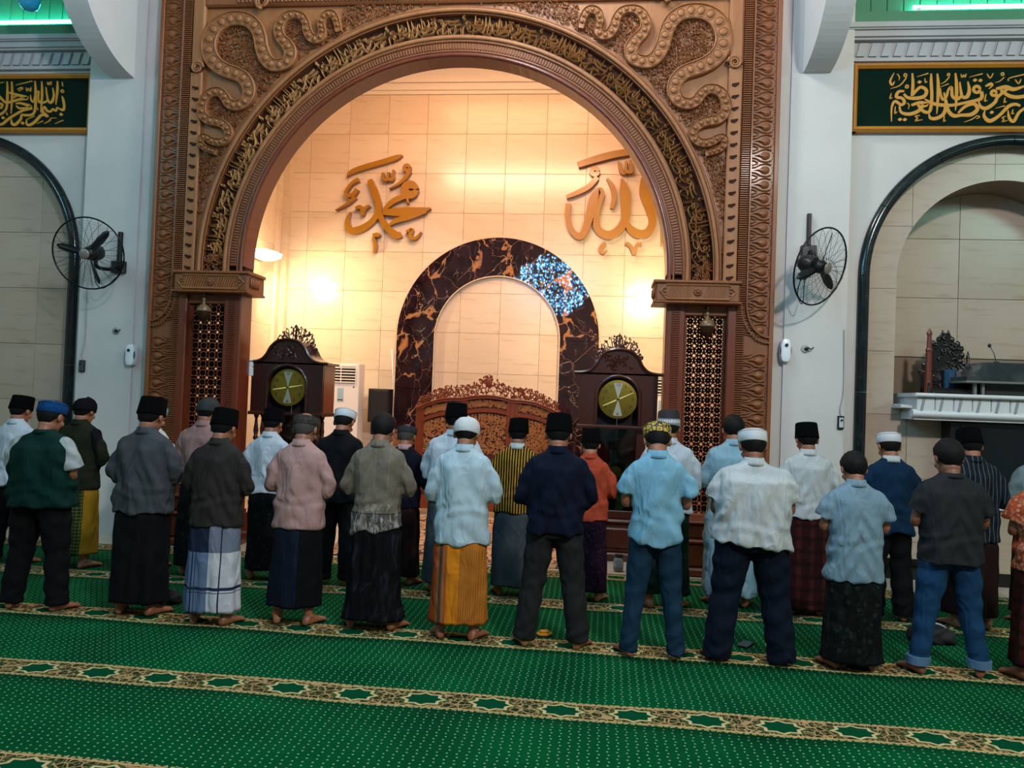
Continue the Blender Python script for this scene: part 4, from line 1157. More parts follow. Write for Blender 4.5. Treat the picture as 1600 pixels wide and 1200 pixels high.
for xa, xb in ((-hw + .04, -hp - .04), (-hp + .04, hp - .04), (hp + .04, hw - .04)):
    X = [xa + (xb - xa) * i / 16 for i in range(17)]
    MB().prism([(x, rail(x) - .20) for x in X] + [(x, rail(x) - .26) for x in X[::-1]], -.035, .035).build('middle_rail', wood_screen, t)
    MB().box((xa, -.03, .1), (xb, .03, .3)).build('bottom_rail', wood_screen, t)
    for s_ in (0, 1):
        xx = xa if s_ == 0 else xb - .045; MB().box((xx, -.03, .3), (xx + .045, .03, rail(xx + .02) - .05)).build('stile', wood_screen, t)
    mb = MB(); MB_ = MB().prism([(x, rail(x) - .05) for x in X] + [(xb, .3), (xa, .3)], .0, .02)
    MB_.build('dark_backing', M('screen_backing', '4a1c0e', .8), t)  # dark sheet standing in for the dark gaps behind the carving
    for k in range(680):
        x = rnd.uniform(xa + .06, xb - .06); up = rnd.random() < .3
        z = rail(x) - rnd.uniform(.085, .17) if up else rnd.uniform(.95, rail(x) - .3)
        r = .02; a0 = rnd.uniform(0, 6.3); mb.tube([(x + r * math.cos(a0 + .9 * j), -.012, z + r * math.sin(a0 + .9 * j)) for j in range(4)], .0065, 4)
    for k in range(int((xb - xa) / .05)):
        x = xa + .06 + .05 * k; 
        if x < xb - .05: mb.tube([(x, -.018, rail(x) - .28), (x + .005, -.022, rail(x) - .36), (x - .01, -.018, rail(x) - .44)], .007, 4)
    mb.build('pierced_carving', M('screen_gilt', rough=.4, colfn=woodfn('8f5a36', 'b8804e')), t, kind='stuff')
mb = MB()
n = 0
while n < 520:
    x = rnd.uniform(-hw, hw); z = rnd.uniform(rail(x), crest(x) - .02)
    n += 1; r = rnd.uniform(.018, .03); a0 = rnd.uniform(0, 6.3)
    mb.tube([(x + r * math.cos(a0 + .85 * j), rnd.uniform(-.004, .004), z + r * math.sin(a0 + .85 * j)) for j in range(5)], [.004, .008, .009, .007, .003], 4)
mb.ellip((0, 0, crest(0) - .12), (.05, .025, .08), 10, 8)
for k in range(24):
    x = -hw + 2 * hw * (k + .5) / 24; mb.ellip((x, 0, crest(x) - .012), (.016, .008, .024), 6, 4)
mb.build('pierced_crest', wood_screen, t, kind='stuff')
# imam's rug
m_ = MB().box((-3.0, 8.35, 0), (-.3, 11.4, .012)).build('ornate_rug', rug_m)
tag(m_, 'cream and red ornate rug laid on the floor inside the portal', 'rug')

# bookshelf and glass jar behind the orange-shirted worshipper
q = floor_at(958, 842)
t = thing('open_cabinet', 'low dark cabinet with books beside the right clock', 'cabinet', (.98, 9.25, 0), world=False)
for z in (.02, .42, .82): MB().bbox((-.26, -.16, z), (.30, .16, z + .03), .004).build('shelf', wood_clock, t)
for x in (-.26, .27): MB().bbox((x, -.16, 0), (x + .03, .16, .85), .004).build('side_panel', wood_clock, t)
for k in range(4):
    c_ = ['c8a040', '6d5a2a', 'b8925a', '3d2a1c'][k % 4]
    b = MB().bbox((-.22 + k * .1, -.13, .451), (-.135 + k * .1, .1, .70 + .02 * (k % 3)), .004).build('book', M('book_' + c_, c_, .6)); b.location = (.98, 9.25, 0)
    tag(b, 'upright book with a %s spine in the low cabinet by the right clock' % ['mustard', 'olive', 'tan', 'dark brown'][k], 'book', 'books in the low cabinet')

# ------------------------------------------------------------------ fans
def wall_fan(lab, c, face, wall_pt, spin):
    """c centre of the cage, face the direction the fan blows"""
    t = thing('wall_fan', lab, 'fan', wall_pt, group='black wall fans')
    Fd = Vector(face).normalized(); Mx = Matrix.Translation(c) @ Fd.to_track_quat('Z', 'Y').to_matrix().to_4x4()
    R = .40
    mb = MB()
    for sg, dz_, nr in ((1, .085, 17), (-1, -.07, 12)):
        for k in range(20):
            a_ = k * PI / 10 + (.1 if sg > 0 else 0)
            mb.tube([(r * math.cos(a_ + sg * .25 * (1 - r / R)), r * math.sin(a_ + sg * .25 * (1 - r / R)), dz_ * math.sqrt(max(0, 1 - (r / R) ** 3))) for r in (.06, .15, .25, .33, .38, R)], .0022, 4, Mx)
        nn = 1
        for k in range(nr):
            r = .08 + (R - .1) * k / nr
            mb.tube([(r * math.cos(q * PI / 18), r * math.sin(q * PI / 18), dz_ * math.sqrt(max(0, 1 - (r / R) ** 3))) for q in range(37)], .0009, 3, Mx)
    mb.build('wire_cage', wire_m, t, kind='stuff')
    MB().tube([(R * math.cos(q * PI / 24), R * math.sin(q * PI / 24), 0) for q in range(49)], .009, 8, Mx).build('cage_rim', black_metal, t, True)
    MB().lathe([(.001, .10), (.05, .098), (.06, .09), (.05, .084)], 20, Mx).build('front_cap', M('fan_cap', '8e8478', .35, metal=.4), t, True)
    MB().lathe([(.001, .05), (.055, .045), (.07, .02), (.07, -.03), (.05, -.04)], 20, Mx).build('hub', black_plastic, t, True)
    for k in range(3):
        a_ = spin + k * 2 * PI / 3; R_ = []
        for j, (r, w, tw) in enumerate(((.05, .028, .9), (.12, .038, .75), (.22, .045, .6), (.31, .036, .5), (.355, .012, .45))):
            r_ = []
            for (uu, vv) in ((-w, 0), (0, .006), (w, 0), (0, -.004)):
                y_ = uu * math.cos(tw); z_ = uu * math.sin(tw) + vv
                r_.append((r * math.cos(a_) - y_ * math.sin(a_), r * math.sin(a_) + y_ * math.cos(a_), z_))
            R_.append(r_)
        MB().rings(R_, True, Mx).build('blade', black_plastic, t, True)
    MB().lathe([(.02, -.04), (.085, -.07), (.095, -.12), (.09, -.2), (.06, -.25), (.001, -.27)], 20, Mx).build('motor', black_plastic, t, True, auto=50)
    back = Mx @ Vector((0, 0, -.2)); w = Vector(wall_pt)
    MB().tube(catmull([tuple(back), tuple(back + Vector((0, 0, -.16))), (w.x, w.y - .16, w.z - .05), (w.x, w.y - .04, w.z)], 6), .022, 8).build('arm', black_metal, t, True)
    MB().bbox((w.x - .08, w.y - .07, w.z - .07), (w.x + .08, w.y, w.z + .07), .01).build('wall_bracket', black_plastic, t)
    MB().bbox((w.x - .02, w.y - .05, w.z + .05), (w.x + .02, w.y, w.z + .42), .006).build('mounting_bar', black_metal, t)
    cab = [tuple(back + Vector((0, 0, -.05))), tuple(back + Vector((-.05, .05, -.3))), tuple(back + Vector((.02, .1, -.4))), (w.x - .03, w.y - .02, w.z - .12)]
    MB().tube(catmull(cab, 6), .006, 5).build('cord', black_plastic, t, True)
    return t
c = at(138, 396, 8.22); wall_fan('black wall fan in front of the left pilaster', c, (.12, -1, -.25), (at(188, 418, 8.75).x, 8.75, at(188, 418, 8.75).z), 2.9)
c = at(1282, 417, 8.3); wall_fan('black wall fan turned sideways on the right pilaster', c, (.85, -1, -.42), (at(1262, 395, 8.75).x, 8.75, at(1262, 395, 8.75).z), 1.5)
# air fresheners
for px, py, lab in ((207, 555, 'white air freshener on the left pilaster'), (1226, 548, 'white air freshener on the right pilaster')):
    p = at(px, py, 8.74)
    t = thing('air_freshener', lab, 'air freshener', (p.x, 8.75, p.z - .1), group='white air fresheners')
    MB().rings([[(p.x + a * math.copysign(abs(math.cos(q * PI / 12)) ** .6, math.cos(q * PI / 12)), y, p.z + b * math.copysign(abs(math.sin(q * PI / 12)) ** .7, math.sin(q * PI / 12))) for q in range(24)] for a, b, y in ((.055, .125, 8.75), (.058, .128, 8.70), (.05, .12, 8.675), (.03, .09, 8.668))]).build('case', white_plastic, t, True, auto=40)
    MB().lathe([(.001, 0), (.016, .002), (.018, .01)], 14, Matrix.Translation((p.x, 8.662, p.z + .055)) @ Matrix.Rotation(PI / 2, 4, 'X')).build('nozzle', black_plastic, t, True)
    for s in (-1, 1): MB().ellip((p.x + s * .052, 8.69, p.z), (.008, .02, .05), 8, 6).build('side_window', M('smoke_grey', '5b6a70', .2), t, True)
# cable outlets
for px, py, lab in ((181, 517, 'small cable outlet with a stub of wire on the left pilaster'), (1258, 545, 'small cable outlet with a stub of wire on the right pilaster')):
    p = at(px, py, 8.745); t = thing('cable_outlet', lab, 'outlet', (p.x, 8.75, p.z), group='cable outlets')
    MB().lathe([(.045, 0), (.045, .006), (.03, .01), (.001, .008)], 16, Matrix.Translation((p.x, 8.75, p.z)) @ Matrix.Rotation(PI / 2, 4, 'X')).build('plate', M('outlet_grey', '9a9b98', .5), t, True)
    MB().tube(catmull([(p.x, 8.745, p.z), (p.x + .02, 8.71, p.z + .01), (p.x + .05, 8.70, p.z - .005), (p.x + .08, 8.71, p.z + .015)], 4), .007, 5).ellip((p.x + .01, 8.73, p.z), (.022, .016, .02)).build('wire_stub', black_plastic, t, True)
# wired fan controllers
for px, py, lab, s in ((129, 572, 'dark fan controller on a cord at the edge of the left pilaster', -1), (1313, 660, 'small fan controller on a cord at the edge of the right pilaster', 1)):
    p = at(px, py, 8.745); xx = min(p.x, 2.62) if s > 0 else max(p.x, -6.17)
    t = thing('fan_controller', lab, 'controller', (xx, 8.75, p.z), group='fan controllers')
    MB().bbox((xx - .032, 8.71, p.z - .07), (xx + .032, 8.75, p.z + .07), .012).build('case', black_plastic, t)
    MB().bbox((xx - .022, 8.704, p.z - .055), (xx + .022, 8.712, p.z + .05), .003).build('face', M('controller_face', 'b8c0c4' if s > 0 else '59636a', .4), t) if s > 0 else MB().bbox((xx - .022, 8.704, p.z - .055), (xx + .022, 8.712, p.z + .05), .003).build('face', M('controller_dark', '3a4248', .4), t)
    MB().lathe([(.001, 0), (.012, .002), (.012, .008)], 12, Matrix.Translation((xx, 8.698, p.z + .025)) @ Matrix.Rotation(PI / 2, 4, 'X')).build('knob', black_plastic, t, True)
    MB().tube(catmull([(xx, 8.74, p.z + .07), (xx - .01, 8.735, p.z + .15), (xx + .02, 8.74, p.z + .35), (xx + .01, 8.74, p.z + 1.0)], 5), .005, 5).build('cord', M('cord_grey', '8d9498', .5), t, True)

# ------------------------------------------------------------------ preacher's balcony in the right bay
zt_ = at(1500, 616, 8.6).z; zb2 = at(1500, 655, 8.6).z
bx0 = at(1432, 640, 8.6).x
t = thing('pulpit_balcony', 'white marble balcony with fluted edge projecting from the right-hand bay', 'balcony', ((bx0 + 5.6) / 2, 8.6, 0))
MB().bbox((bx0 - .02, 8.56, zt_ - .04), (5.62, 9.3, zt_), .012).build('top_slab', white_marble, t)
p_ = None
for k in range(12):
    xa = bx0 + .01 + k * .185
    MB().bbox((xa + .003, 8.62, zb2 + .05), (xa + .182, 9.3, zt_ - .04), .008).build('fascia_panel', white_marble, t)
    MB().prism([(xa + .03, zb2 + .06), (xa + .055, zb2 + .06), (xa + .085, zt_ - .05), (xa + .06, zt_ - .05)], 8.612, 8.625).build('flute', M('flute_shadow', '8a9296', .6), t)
R_ = []
for x in (bx0 - .03, 5.63): R_.append([(x, 8.66 + .06 * math.cos(q * PI / 6), zb2 + .045 + .045 * math.sin(q * PI / 6)) for q in range(12)])
MB().rings(R_).build('roll_moulding', white_marble, t, True, auto=40)
MB().box((bx0 + .0, 8.66, zb2 - .02), (5.6, 9.3, zb2 + .06)).build('slab', white_marble, t)
# stepped corbel, the small left ledge with brown block
q0 = at(1402, 632, 8.85); MB().bbox((q0.x, 8.75, q0.z - .035), (bx0 + .02, 9.1, q0.z), .006).build('side_ledge', white_marble, t)
q1, q2 = at(1424, 616, 8.8), at(1444, 628, 8.8); MB().bbox((q1.x, 8.74, q2.z), (bx0 + .02, 9.1, zt_ - .045), .006).build('ledge_block', M('brown_block', '9a6234', .5), t)
t = thing('dark_glass_cabinet', 'dark glass-fronted cabinet below the white balcony', 'cabinet', (4.6, 8.8, 0))
zcb = at(1560, 793, 8.76).z
q = at(1484, 660, 8.8)
MB().bbox((q.x, 8.78, zcb), (5.6, 9.0, zb2 - .03), .01).build('case', M('cab_black', '0b1012', .3), t)
MB().box((q.x + .12, 8.772, zcb + .08), (5.5, 8.778, zb2 - .1)).build('glass_front', M('cab_glass', '0a1418', .05, spec=.8), t)
for x in (q.x + .1, q.x + .75): MB().bbox((x, 8.765, zcb + .04), (x + .03, 8.79, zb2 - .05), .004).build('frame_bar', M('cab_black'), t)
MB().bbox((q.x, 8.76, .0), (5.6, 9.0, zcb - .03), .01).build('base', TILEW[1], t); MB().bbox((q.x - .02, 8.72, zcb - .03), (5.6, 9.0, zcb), .006).build('shelf_edge', white_marble, t); MB().bbox((q.x, 8.75, 0), (5.6, 9.0, .14), .004).build('plinth', skirting, t)
# minaret-shaped post
q = at(1443, 513, 8.95); qb = at(1450, 612, 8.95)
t = thing('minaret_post', 'slender reddish-brown wooden minaret post on the left of the balcony', 'post', (qb.x, 8.95, zt_), world=False)
hh = q.z - zt_
MB().lathe([(.040, 0), (.036, hh * .3), (.030, hh * .64), (.036, hh * .645), (.038, hh * .67), (.028, hh * .68), (.022, hh * .9), (.03, hh * .905), (.03, hh * .925), (.022, hh * .95), (.006, hh)], 10).build('shaft', wood_red, t)
MB().lathe([(.034, 0), (.036, .012), (.034, .024)], 10, Matrix.Translation((0, 0, hh * .66))).build('balcony_ring', wood_red, t)
# carved chair
q = at(1480, 520, 9.15)
t = thing('carved_chair', 'black carved armchair with ornate crest standing on the balcony', 'chair', (q.x, 9.2, zt_), world=False)
cw_ = M('black_lacquer', '120b0a', .25, coat=.5); hh = q.z - zt_
bp = [(-.26, 0), (-.26, .24), (-.22, .33), (-.15, .36), (-.18, .42), (-.18, .50), (-.14, .56), (-.08, .60), (-.07, hh - .06), (-.04, hh)]
MB().prism(bp + [(-x, z) for x, z in bp[::-1]], -.02, .03).build('backrest', cw_, t)
mb = MB()
for k in range(60):
    x = rnd.uniform(-.2, .2); z = rnd.uniform(.05, hh); 
    if abs(x) > .2 - max(0, z - .45) * .6: continue
    a0 = rnd.uniform(0, 6); r = .022; mb.tube([(x + r * math.cos(a0 + j), -.03, z + r * math.sin(a0 + j)) for j in range(5)], .009, 5)
for s in (-1, 1):
    for xx_, zz_ in ((.07, .62), (.13, .575), (.17, .52), (.18, .45), (.16, .38), (.22, .33), (.255, .26)): mb.ellip((s * xx_, -.01, zz_), (.03, .02, .034), 8, 6)
    mb.ellip((s * .03, -.01, hh - .0), (.016, .015, .035), 8, 6)
mb.build('backrest_carving', cw_, t, True, kind='stuff')
MB().bbox((-.24, -.30, .02), (.24, 0, .07), .015).build('seat', cw_, t)
MB().bbox((-.02, -.10, .06), (.10, -.03, .28), .03).build('back_cushion', M('blue_cushion', '17405f', .6), t)
for s in (-1, 1):
    MB().tube([(s * .26, -.02, .22), (s * .28, -.14, .24), (s * .27, -.26, .2), (s * .27, -.28, 0)], .022, 7).build('arm', cw_, t, True)
    MB().tube([(s * .22, -.02, .0), (s * .22, -.02, .03)], .02, 6).build('leg', cw_, t, True); MB().tube([(s * .22, -.28, .0), (s * .22, -.28, .03)], .02, 6).build('leg', cw_, t, True)
q = at(1519, 548, 9.25)
t = thing('finial_post', 'black turned finial post behind the chair on the balcony', 'post', (q.x, 9.35, zt_), world=False)
hf = q.z - zt_
MB().lathe([(.03, 0), (.03, hf * .3), (.02, hf * .35), (.035, hf * .45), (.02, hf * .55), (.034, hf * .65), (.016, hf * .75), (.02, hf * .88), (.004, hf)], 10).build('shaft', cw_, t, True)
# podium with sloping canopy and microphone
qa, qb2 = at(1502, 596, 8.85), at(1530, 567, 8.85)
t = thing('preacher_desk', 'dark grey stone desk with sloping end on the balcony', 'desk', (qb2.x + .5, 8.9, zt_))
MB().prism([(qa.x, qa.z), (qa.x, qa.z + .05), (qa.x + .08, qa.z + .055), (qb2.x, qb2.z), (5.5, qb2.z - .0), (5.5, qa.z)], 8.72, 9.3).build('top', gray_marble, t)
MB().bbox((qa.x - .02, 8.70, qa.z - .015), (5.52, 9.32, qa.z + .006), .004).build('lip', M('grey_edge', '6a6c66', .4), t)
for x in (qa.x + .1, qa.x + .18, qa.x + .8): MB().bbox((x, 8.78, zt_), (x + .03, 8.82, qa.z - .01), .004).build('leg', M('grey_edge'), t)
MB().box((qa.x + .25, 8.85, zt_), (5.45, 9.25, qa.z - .01)).build('body', M('desk_dark', '151413', .6), t)
qm = at(1546, 540, 8.8); 
t = thing('microphone', 'thin gooseneck microphone on the grey desk', 'microphone', (at(1557, 565, 8.8).x, 8.8, qb2.z))
MB().tube([(at(1557, 565, 8.8).x, 8.8, qb2.z), (at(1553, 552, 8.8).x, 8.8, at(1553, 552, 8.8).z), (qm.x, 8.8, qm.z)], .006, 6).build('gooseneck', M('mic_grey', '5a5c58', .4), t, True)
MB().ellip((qm.x, 8.8, qm.z), (.018, .018, .022)).build('head', black_plastic, t, True)
MB().lathe([(.03, 0), (.03, .012), (.01, .015)], 12, Matrix.Translation((at(1557, 565, 8.8).x, 8.8, qb2.z))).build('base', black_plastic, t, True)

# pendant glass lamp, top left corner
q = at(45, 17, 8.3)
t = thing('pendant_lamp', 'blue glass pendant lamp hanging at the top left', 'lamp', (q.x, 8.3, q.z), world=False)
MB().lathe([(.001, 0), (.05, .008), (.09, .04), (.115, .1), (.12, .16), (.1, .22), (.105, .24)], 24).build('glass_bowl', M('blue_glass', '1fa0cc', .08, coat=.5), t, True)
MB().tube([(0, 0, .2), (0, 0, 1.8)], .008, 6).lathe([(.1, .22), (.04, .3), (.01, .34)], 16).build('rod', black_metal, t, True)

# ------------------------------------------------------------------ chandelier of blue-white crystals over the hall (seen mirrored in the black marble)
P0 = at(868, 432, 12.93); kf = (2 * 12.93 - 3.8) / 12.93
chx, chz = P0.x * kf, 1.78 + (P0.z - 1.78) * kf
t = thing('crystal_chandelier', 'ring chandelier of glowing blue-white crystals above the hall', 'chandelier', (chx, 3.8, chz), world=False)
cr = M('crystal_glow', '60c8ff', .1, emit=('2c9ce8', 60)); cr2 = M('crystal_glow_white', 'd0f0ff', .1, emit=('98d6ff', 85))
for rr, zz_, nn in ((1.15, -.1, 64), (.95, .25, 54), (.75, -.45, 44), (.5, .55, 30), (.45, -.7, 26)):
    MB().tube([(rr * math.cos(q * PI / 24), rr * math.sin(q * PI / 24), zz_) for q in range(49)], .015, 6).build('ring', M('chandelier_brass', 'b08a40', .3, metal=.8), t, True)
    for half in (0, 1):
        mb = MB()
        for k in range(half, nn, 2):
            a_ = 2 * PI * k / nn
            for j in range(4):
                mb.ellip((rr * math.cos(a_) + rnd.uniform(-.05, .05), rr * math.sin(a_), zz_ - .05 - .085 * j + rnd.uniform(-.05, .05)), (.012, .012, .022), 5, 3)
        mb.build('crystals', cr if half else cr2, t, kind='stuff')
MB().tube([(0, 0, -.7), (0, 0, 9 - chz)], .02, 8).build('stem', M('chandelier_brass'), t, True)
for k in range(6): MB().tube([(0, 0, .8), (1.15 * math.cos(k * PI / 3), 1.15 * math.sin(k * PI / 3), -.1)], .008, 5).build('cable', M('chandelier_brass'), t)

# ================================================================== people
def ev_remesh(mb, voxel, smooth=4, fac=.6):
    me = bpy.data.meshes.new('tmp'); me.from_pydata(mb.v, [], mb.f); me.update()
    ob = bpy.data.objects.new('tmp', me); C.objects.link(ob)
    md = ob.modifiers.new('r', 'REMESH'); md.mode = 'VOXEL'; md.voxel_size = voxel
    if smooth: m2 = ob.modifiers.new('s', 'SMOOTH'); m2.iterations = smooth; m2.factor = fac
    dg = bpy.context.evaluated_depsgraph_get(); out = bpy.data.meshes.new_from_object(ob.evaluated_get(dg))
    bpy.data.objects.remove(ob); bpy.data.meshes.remove(me)
    return out
def co(me):
    a = np.empty(len(me.vertices) * 3, np.float32); me.vertices.foreach_get('co', a); return a.reshape(-1, 3)
def nrm(me):
    a = np.empty(len(me.vertices) * 3, np.float32); me.vertices.foreach_get('normal', a); return a.reshape(-1, 3)
def setco(me, a): me.vertices.foreach_set('co', a.astype(np.float32).ravel()); me.update()
def join(mes):
    V = []; F = []; n = 0
    for me in mes:
        c = co(me); V.append(c)
        for p in me.polygons: F.append(tuple(i + n for i in p.vertices))
        n += len(c)
    out = bpy.data.meshes.new('body'); out.from_pydata(np.concatenate(V).tolist(), [], F); out.update(); return out
def finish(me, mat, name, parent):
    me.materials.clear(); me.materials.append(mat)
    me.polygons.foreach_set('use_smooth', [True] * len(me.polygons)); me.update(); me.name = name
    o = bpy.data.objects.new(name, me); C.objects.link(o); o.parent = parent; return o
def seg(mb, pts, rad, n=14, flat=1.0):
    q = catmull([tuple(p) + (r,) for p, r in zip(pts, rad)], 4)
    mb.tube([p[:3] for p in q], [p[3] for p in q], n, flat=flat)
    mb.ellip(q[0][:3], (q[0][3],) * 3, 10, 6); mb.ellip(q[-1][:3], (q[-1][3],) * 3, 10, 6)

def arm_pts(w, s, lift=0.0, tuck=0.0):
    sh = Vector((s * (.150 * w + .012), -.005, 1.335)); el = Vector((s * (.160 + .078 * w - tuck), .02, 1.07 + lift))
    wr = Vector((s * .055, .155 + .075 * w, 1.13 + lift * .6 + (.035 if s > 0 else 0)))
    return sh, el, wr
HEADC = Vector((0, .025, 1.567))
def head_mat(bow, turn=0, tilt=0):
    P = Vector((0, 0, 1.455))
    return Matrix.Translation(P + Vector((0, 0, -.025))) @ Matrix.Rotation(turn, 4, 'Z') @ Matrix.Rotation(-bow, 4, 'X') @ Matrix.Rotation(tilt, 4, 'Y') @ Matrix.Scale(1.17, 4) @ Matrix.Translation(-P)
BODIES = {}
def make_body(w, bow, stance, tuck, fleg=0):
    key = (w, round(bow, 2), round(stance, 2), round(tuck, 2))
    if key in BODIES: return BODIES[key]
    HM = head_mat(bow)
    mb = MB()
    wt = w
    mb.loft([(.80, .12 * wt, .085 * wt), (.88, .150 * wt, .105 * wt), (.96, .15 * wt, .105 * wt), (1.08, .135 * wt, .10 * wt), (1.20, .15 * wt, .10 * wt), (1.28, .15 * wt, .09), (1.34, .12 * wt, .07), (1.39, .08, .06), (1.43, .056, .054)], 20)
    hc = HM @ HEADC
    seg(mb, [(0, -.01, 1.38), (0, .0, 1.45), tuple(HM @ Vector((0, .005, 1.52)))], [.062, .056, .056])
    for s in (-1, 1):
        sh, el, wr = arm_pts(w, s, 0, tuck)
        seg(mb, [sh - Vector((s * .035, 0, .03)), (sh + el) / 2 + Vector((s * .004, -.002, -.01)), el - Vector((s * .008, .0, -.004)), (el + wr) / 2, wr], [.038, .038, .034, .033, .027])
        hip = (s * .085 * w, 0, .86); kn = (s * (.085 * w * .49 + stance * .51), .012, .46); an = (s * stance, -.035, .075)
        seg(mb, [hip, (s * (.085 * w * .75 + stance * .25), .008, .66), kn, (s * (.085 * w * .24 + stance * .76), -.02, .26), an], [.088 * w, .075, .052, .050, .036])
    main = ev_remesh(mb, .0115, 3)
    # head, finer
    hb = MB()
    hb.ellip((0, .012, 1.588), (.074, .095, .090), 24, 16, HM)
    hb.ellip((0, .045, 1.535), (.060, .070, .082), 20, 14, HM)
    hb.ellip((0, .085, 1.480), (.030, .028, .022), 12, 8, HM)
    hb.ellip((0, .005, 1.50), (.055, .06, .06), 14, 10, HM)
    hb.tube([(0, .100, 1.575), (0, .122, 1.545), (0, .132, 1.530)], [.009, .013, .016], 8, HM); hb.ellip((0, .128, 1.528), (.018, .014, .011), 8, 6, HM)
    hb.ellip((0, .112, 1.503), (.024, .008, .006), 8, 5, HM); hb.ellip((0, .110, 1.494), (.022, .009, .007), 8, 5, HM)
    for s in (-1, 1):
        hb.ellip((s * .030, .100, 1.585), (.020, .010, .007), 8, 5, HM)
        hb.ellip((s * .042, .085, 1.535), (.022, .02, .02), 8, 6, HM)
        hb.ellip((s * .031, .098, 1.568), (.014, .010, .008), 8, 5, HM)
        hb.ellip((s * .078, .008, 1.562), (.009, .021, .032), 10, 8, HM); hb.ellip((s * .074, .014, 1.55), (.008, .012, .02), 8, 6, HM)
    seg_ = MB(); seg(hb, [tuple(Vector((0, -.005, 1.42))), tuple(HM @ Vector((0, .0, 1.50)))], [.056, .054])
    head = ev_remesh(hb, .0062, 3)
    # hands: palm, four fingers, thumb
    hd = MB()
    for s in (-1, 1):
        sh, el, wr = arm_pts(w, s, 0, tuck)
        d = (wr - el).normalized(); side = Vector((0, 0, 1)).cross(d).normalized(); up = d.cross(side).normalized()
        front = Vector((0, 1, 0)); pal = wr + d * .045
        fr = Matrix(((d.x, up.x, side.x, pal.x), (d.y, up.y, side.y, pal.y), (d.z, up.z, side.z, pal.z), (0, 0, 0, 1)))
        if fr.determinant() < 0: pass
        hd.ellip((0, 0, 0), (.052, .040, .016), 14, 8, fr)
        hd.tube([tuple(wr - d * .03), tuple(wr + d * .02)], [.026, .025], 10)
        sg = -1 if s > 0 else 1
        sign = 1 if (fr.to_3x3() @ Vector((0, 0, 1))).y < 0 else -1   # curl towards the belly
        for k, (yy, L_) in enumerate(((-.029, .064), (-.010, .074), (.010, .070), (.028, .056))):
            p = [(.038, yy, 0), (.038 + L_ * .42, yy * 1.08, sign * .006), (.038 + L_ * .78, yy * 1.08, sign * .020), (.038 + L_ * .95, yy * 1.05, sign * .036)]
            seg(hd, [tuple(fr @ Vector(q)) for q in p], [.0088, .0082, .0076, .0066], 8)
        p = [(-.025, .026, 0), (.0, .048, sign * .008), (.025, .060, sign * .012), (.045, .062, sign * .014)]
        seg(hd, [tuple(fr @ Vector(q)) for q in p], [.012, .0105, .0095, .008], 8)
    hands = ev_remesh(hd, .0042, 1)
    ft = MB()
    for s in (-1, 1):
        Mx = Matrix.Translation((s * stance, -.035, 0)) @ Matrix.Rotation(-s * .38, 4, 'Z')
        R = []
        for (y, a, h0, h1) in ((-.052, .018, .012, .04), (-.045, .028, .004, .062), (-.02, .033, .0, .095), (.02, .034, .0, .10), (.06, .036, .006, .075), (.10, .042, .004, .055), (.14, .046, .0, .042), (.165, .042, .002, .030), (.178, .034, .006, .022)):
            cz = (h0 + h1) / 2 + .001; R.append([(a * math.cos(q * PI / 8) + (.004 * s if y > .05 else 0), y, cz + (h1 - h0) / 2 * math.sin(q * PI / 8)) for q in range(16)])
        ft.rings(R, True, Mx)
        ft.tube([tuple(Mx @ Vector((0, 0, .05))), (s * stance * .97, -.035, .17)], [.036, .038], 12)
        ft.ellip((s * .034, -.0, .075), (.012, .014, .014), 8, 6, Mx); ft.ellip((-s * .032, -.0, .082), (.012, .014, .014), 8, 6, Mx)
        for k, (tx, ty, r, l) in enumerate(((-.030, .188, .0125, .022), (-.010, .190, .0088, .020), (.008, .185, .0082, .018), (.024, .176, .0078, .016), (.038, .164, .0076, .014))):
            ft.ellip((s * tx, ty, r + .002), (r, l, r), 10, 6, Mx)
    feet = ev_remesh(ft, .0055, 1)
    me = join([main, head, hands, feet])
    for x in (main, head, hands, feet): bpy.data.meshes.remove(x)
    me.polygons.foreach_set('use_smooth', [True] * len(me.polygons))
    BODIES[key] = me; return me

def skinfn(a, b):
    def fn(nt, P, x, y, z): return mix(nt, noise(nt, P, 9, 3), a, b)
    return fn
SKINS = [M('skin_%d' % i, rough=.5, colfn=skinfn(*c)) for i, c in enumerate((('9c6547', 'b0775a'), ('855138', '9a6548'), ('6f422c', '85533a')))]
for s_ in SKINS: s_.node_tree.nodes['Principled BSDF'].inputs['Subsurface Weight'].default_value = 0.0
hair_m = M('black_hair', '070606', .7, spec=.2, heightfn=lambda nt, P, x, y, z: noise(nt, vec(nt, x * 90, y * 90, z * 14), 1.0, 3), bump=(1, .6), bd=.006)
grey_hair = M('grey_hair', '45413c', .8, spec=.15, heightfn=lambda nt, P, x, y, z: noise(nt, vec(nt, x * 90, y * 90, z * 14), 1.0, 3), bump=(1, .6), bd=.006)
eye_m = M('eye_dark', '1a1210', .2)

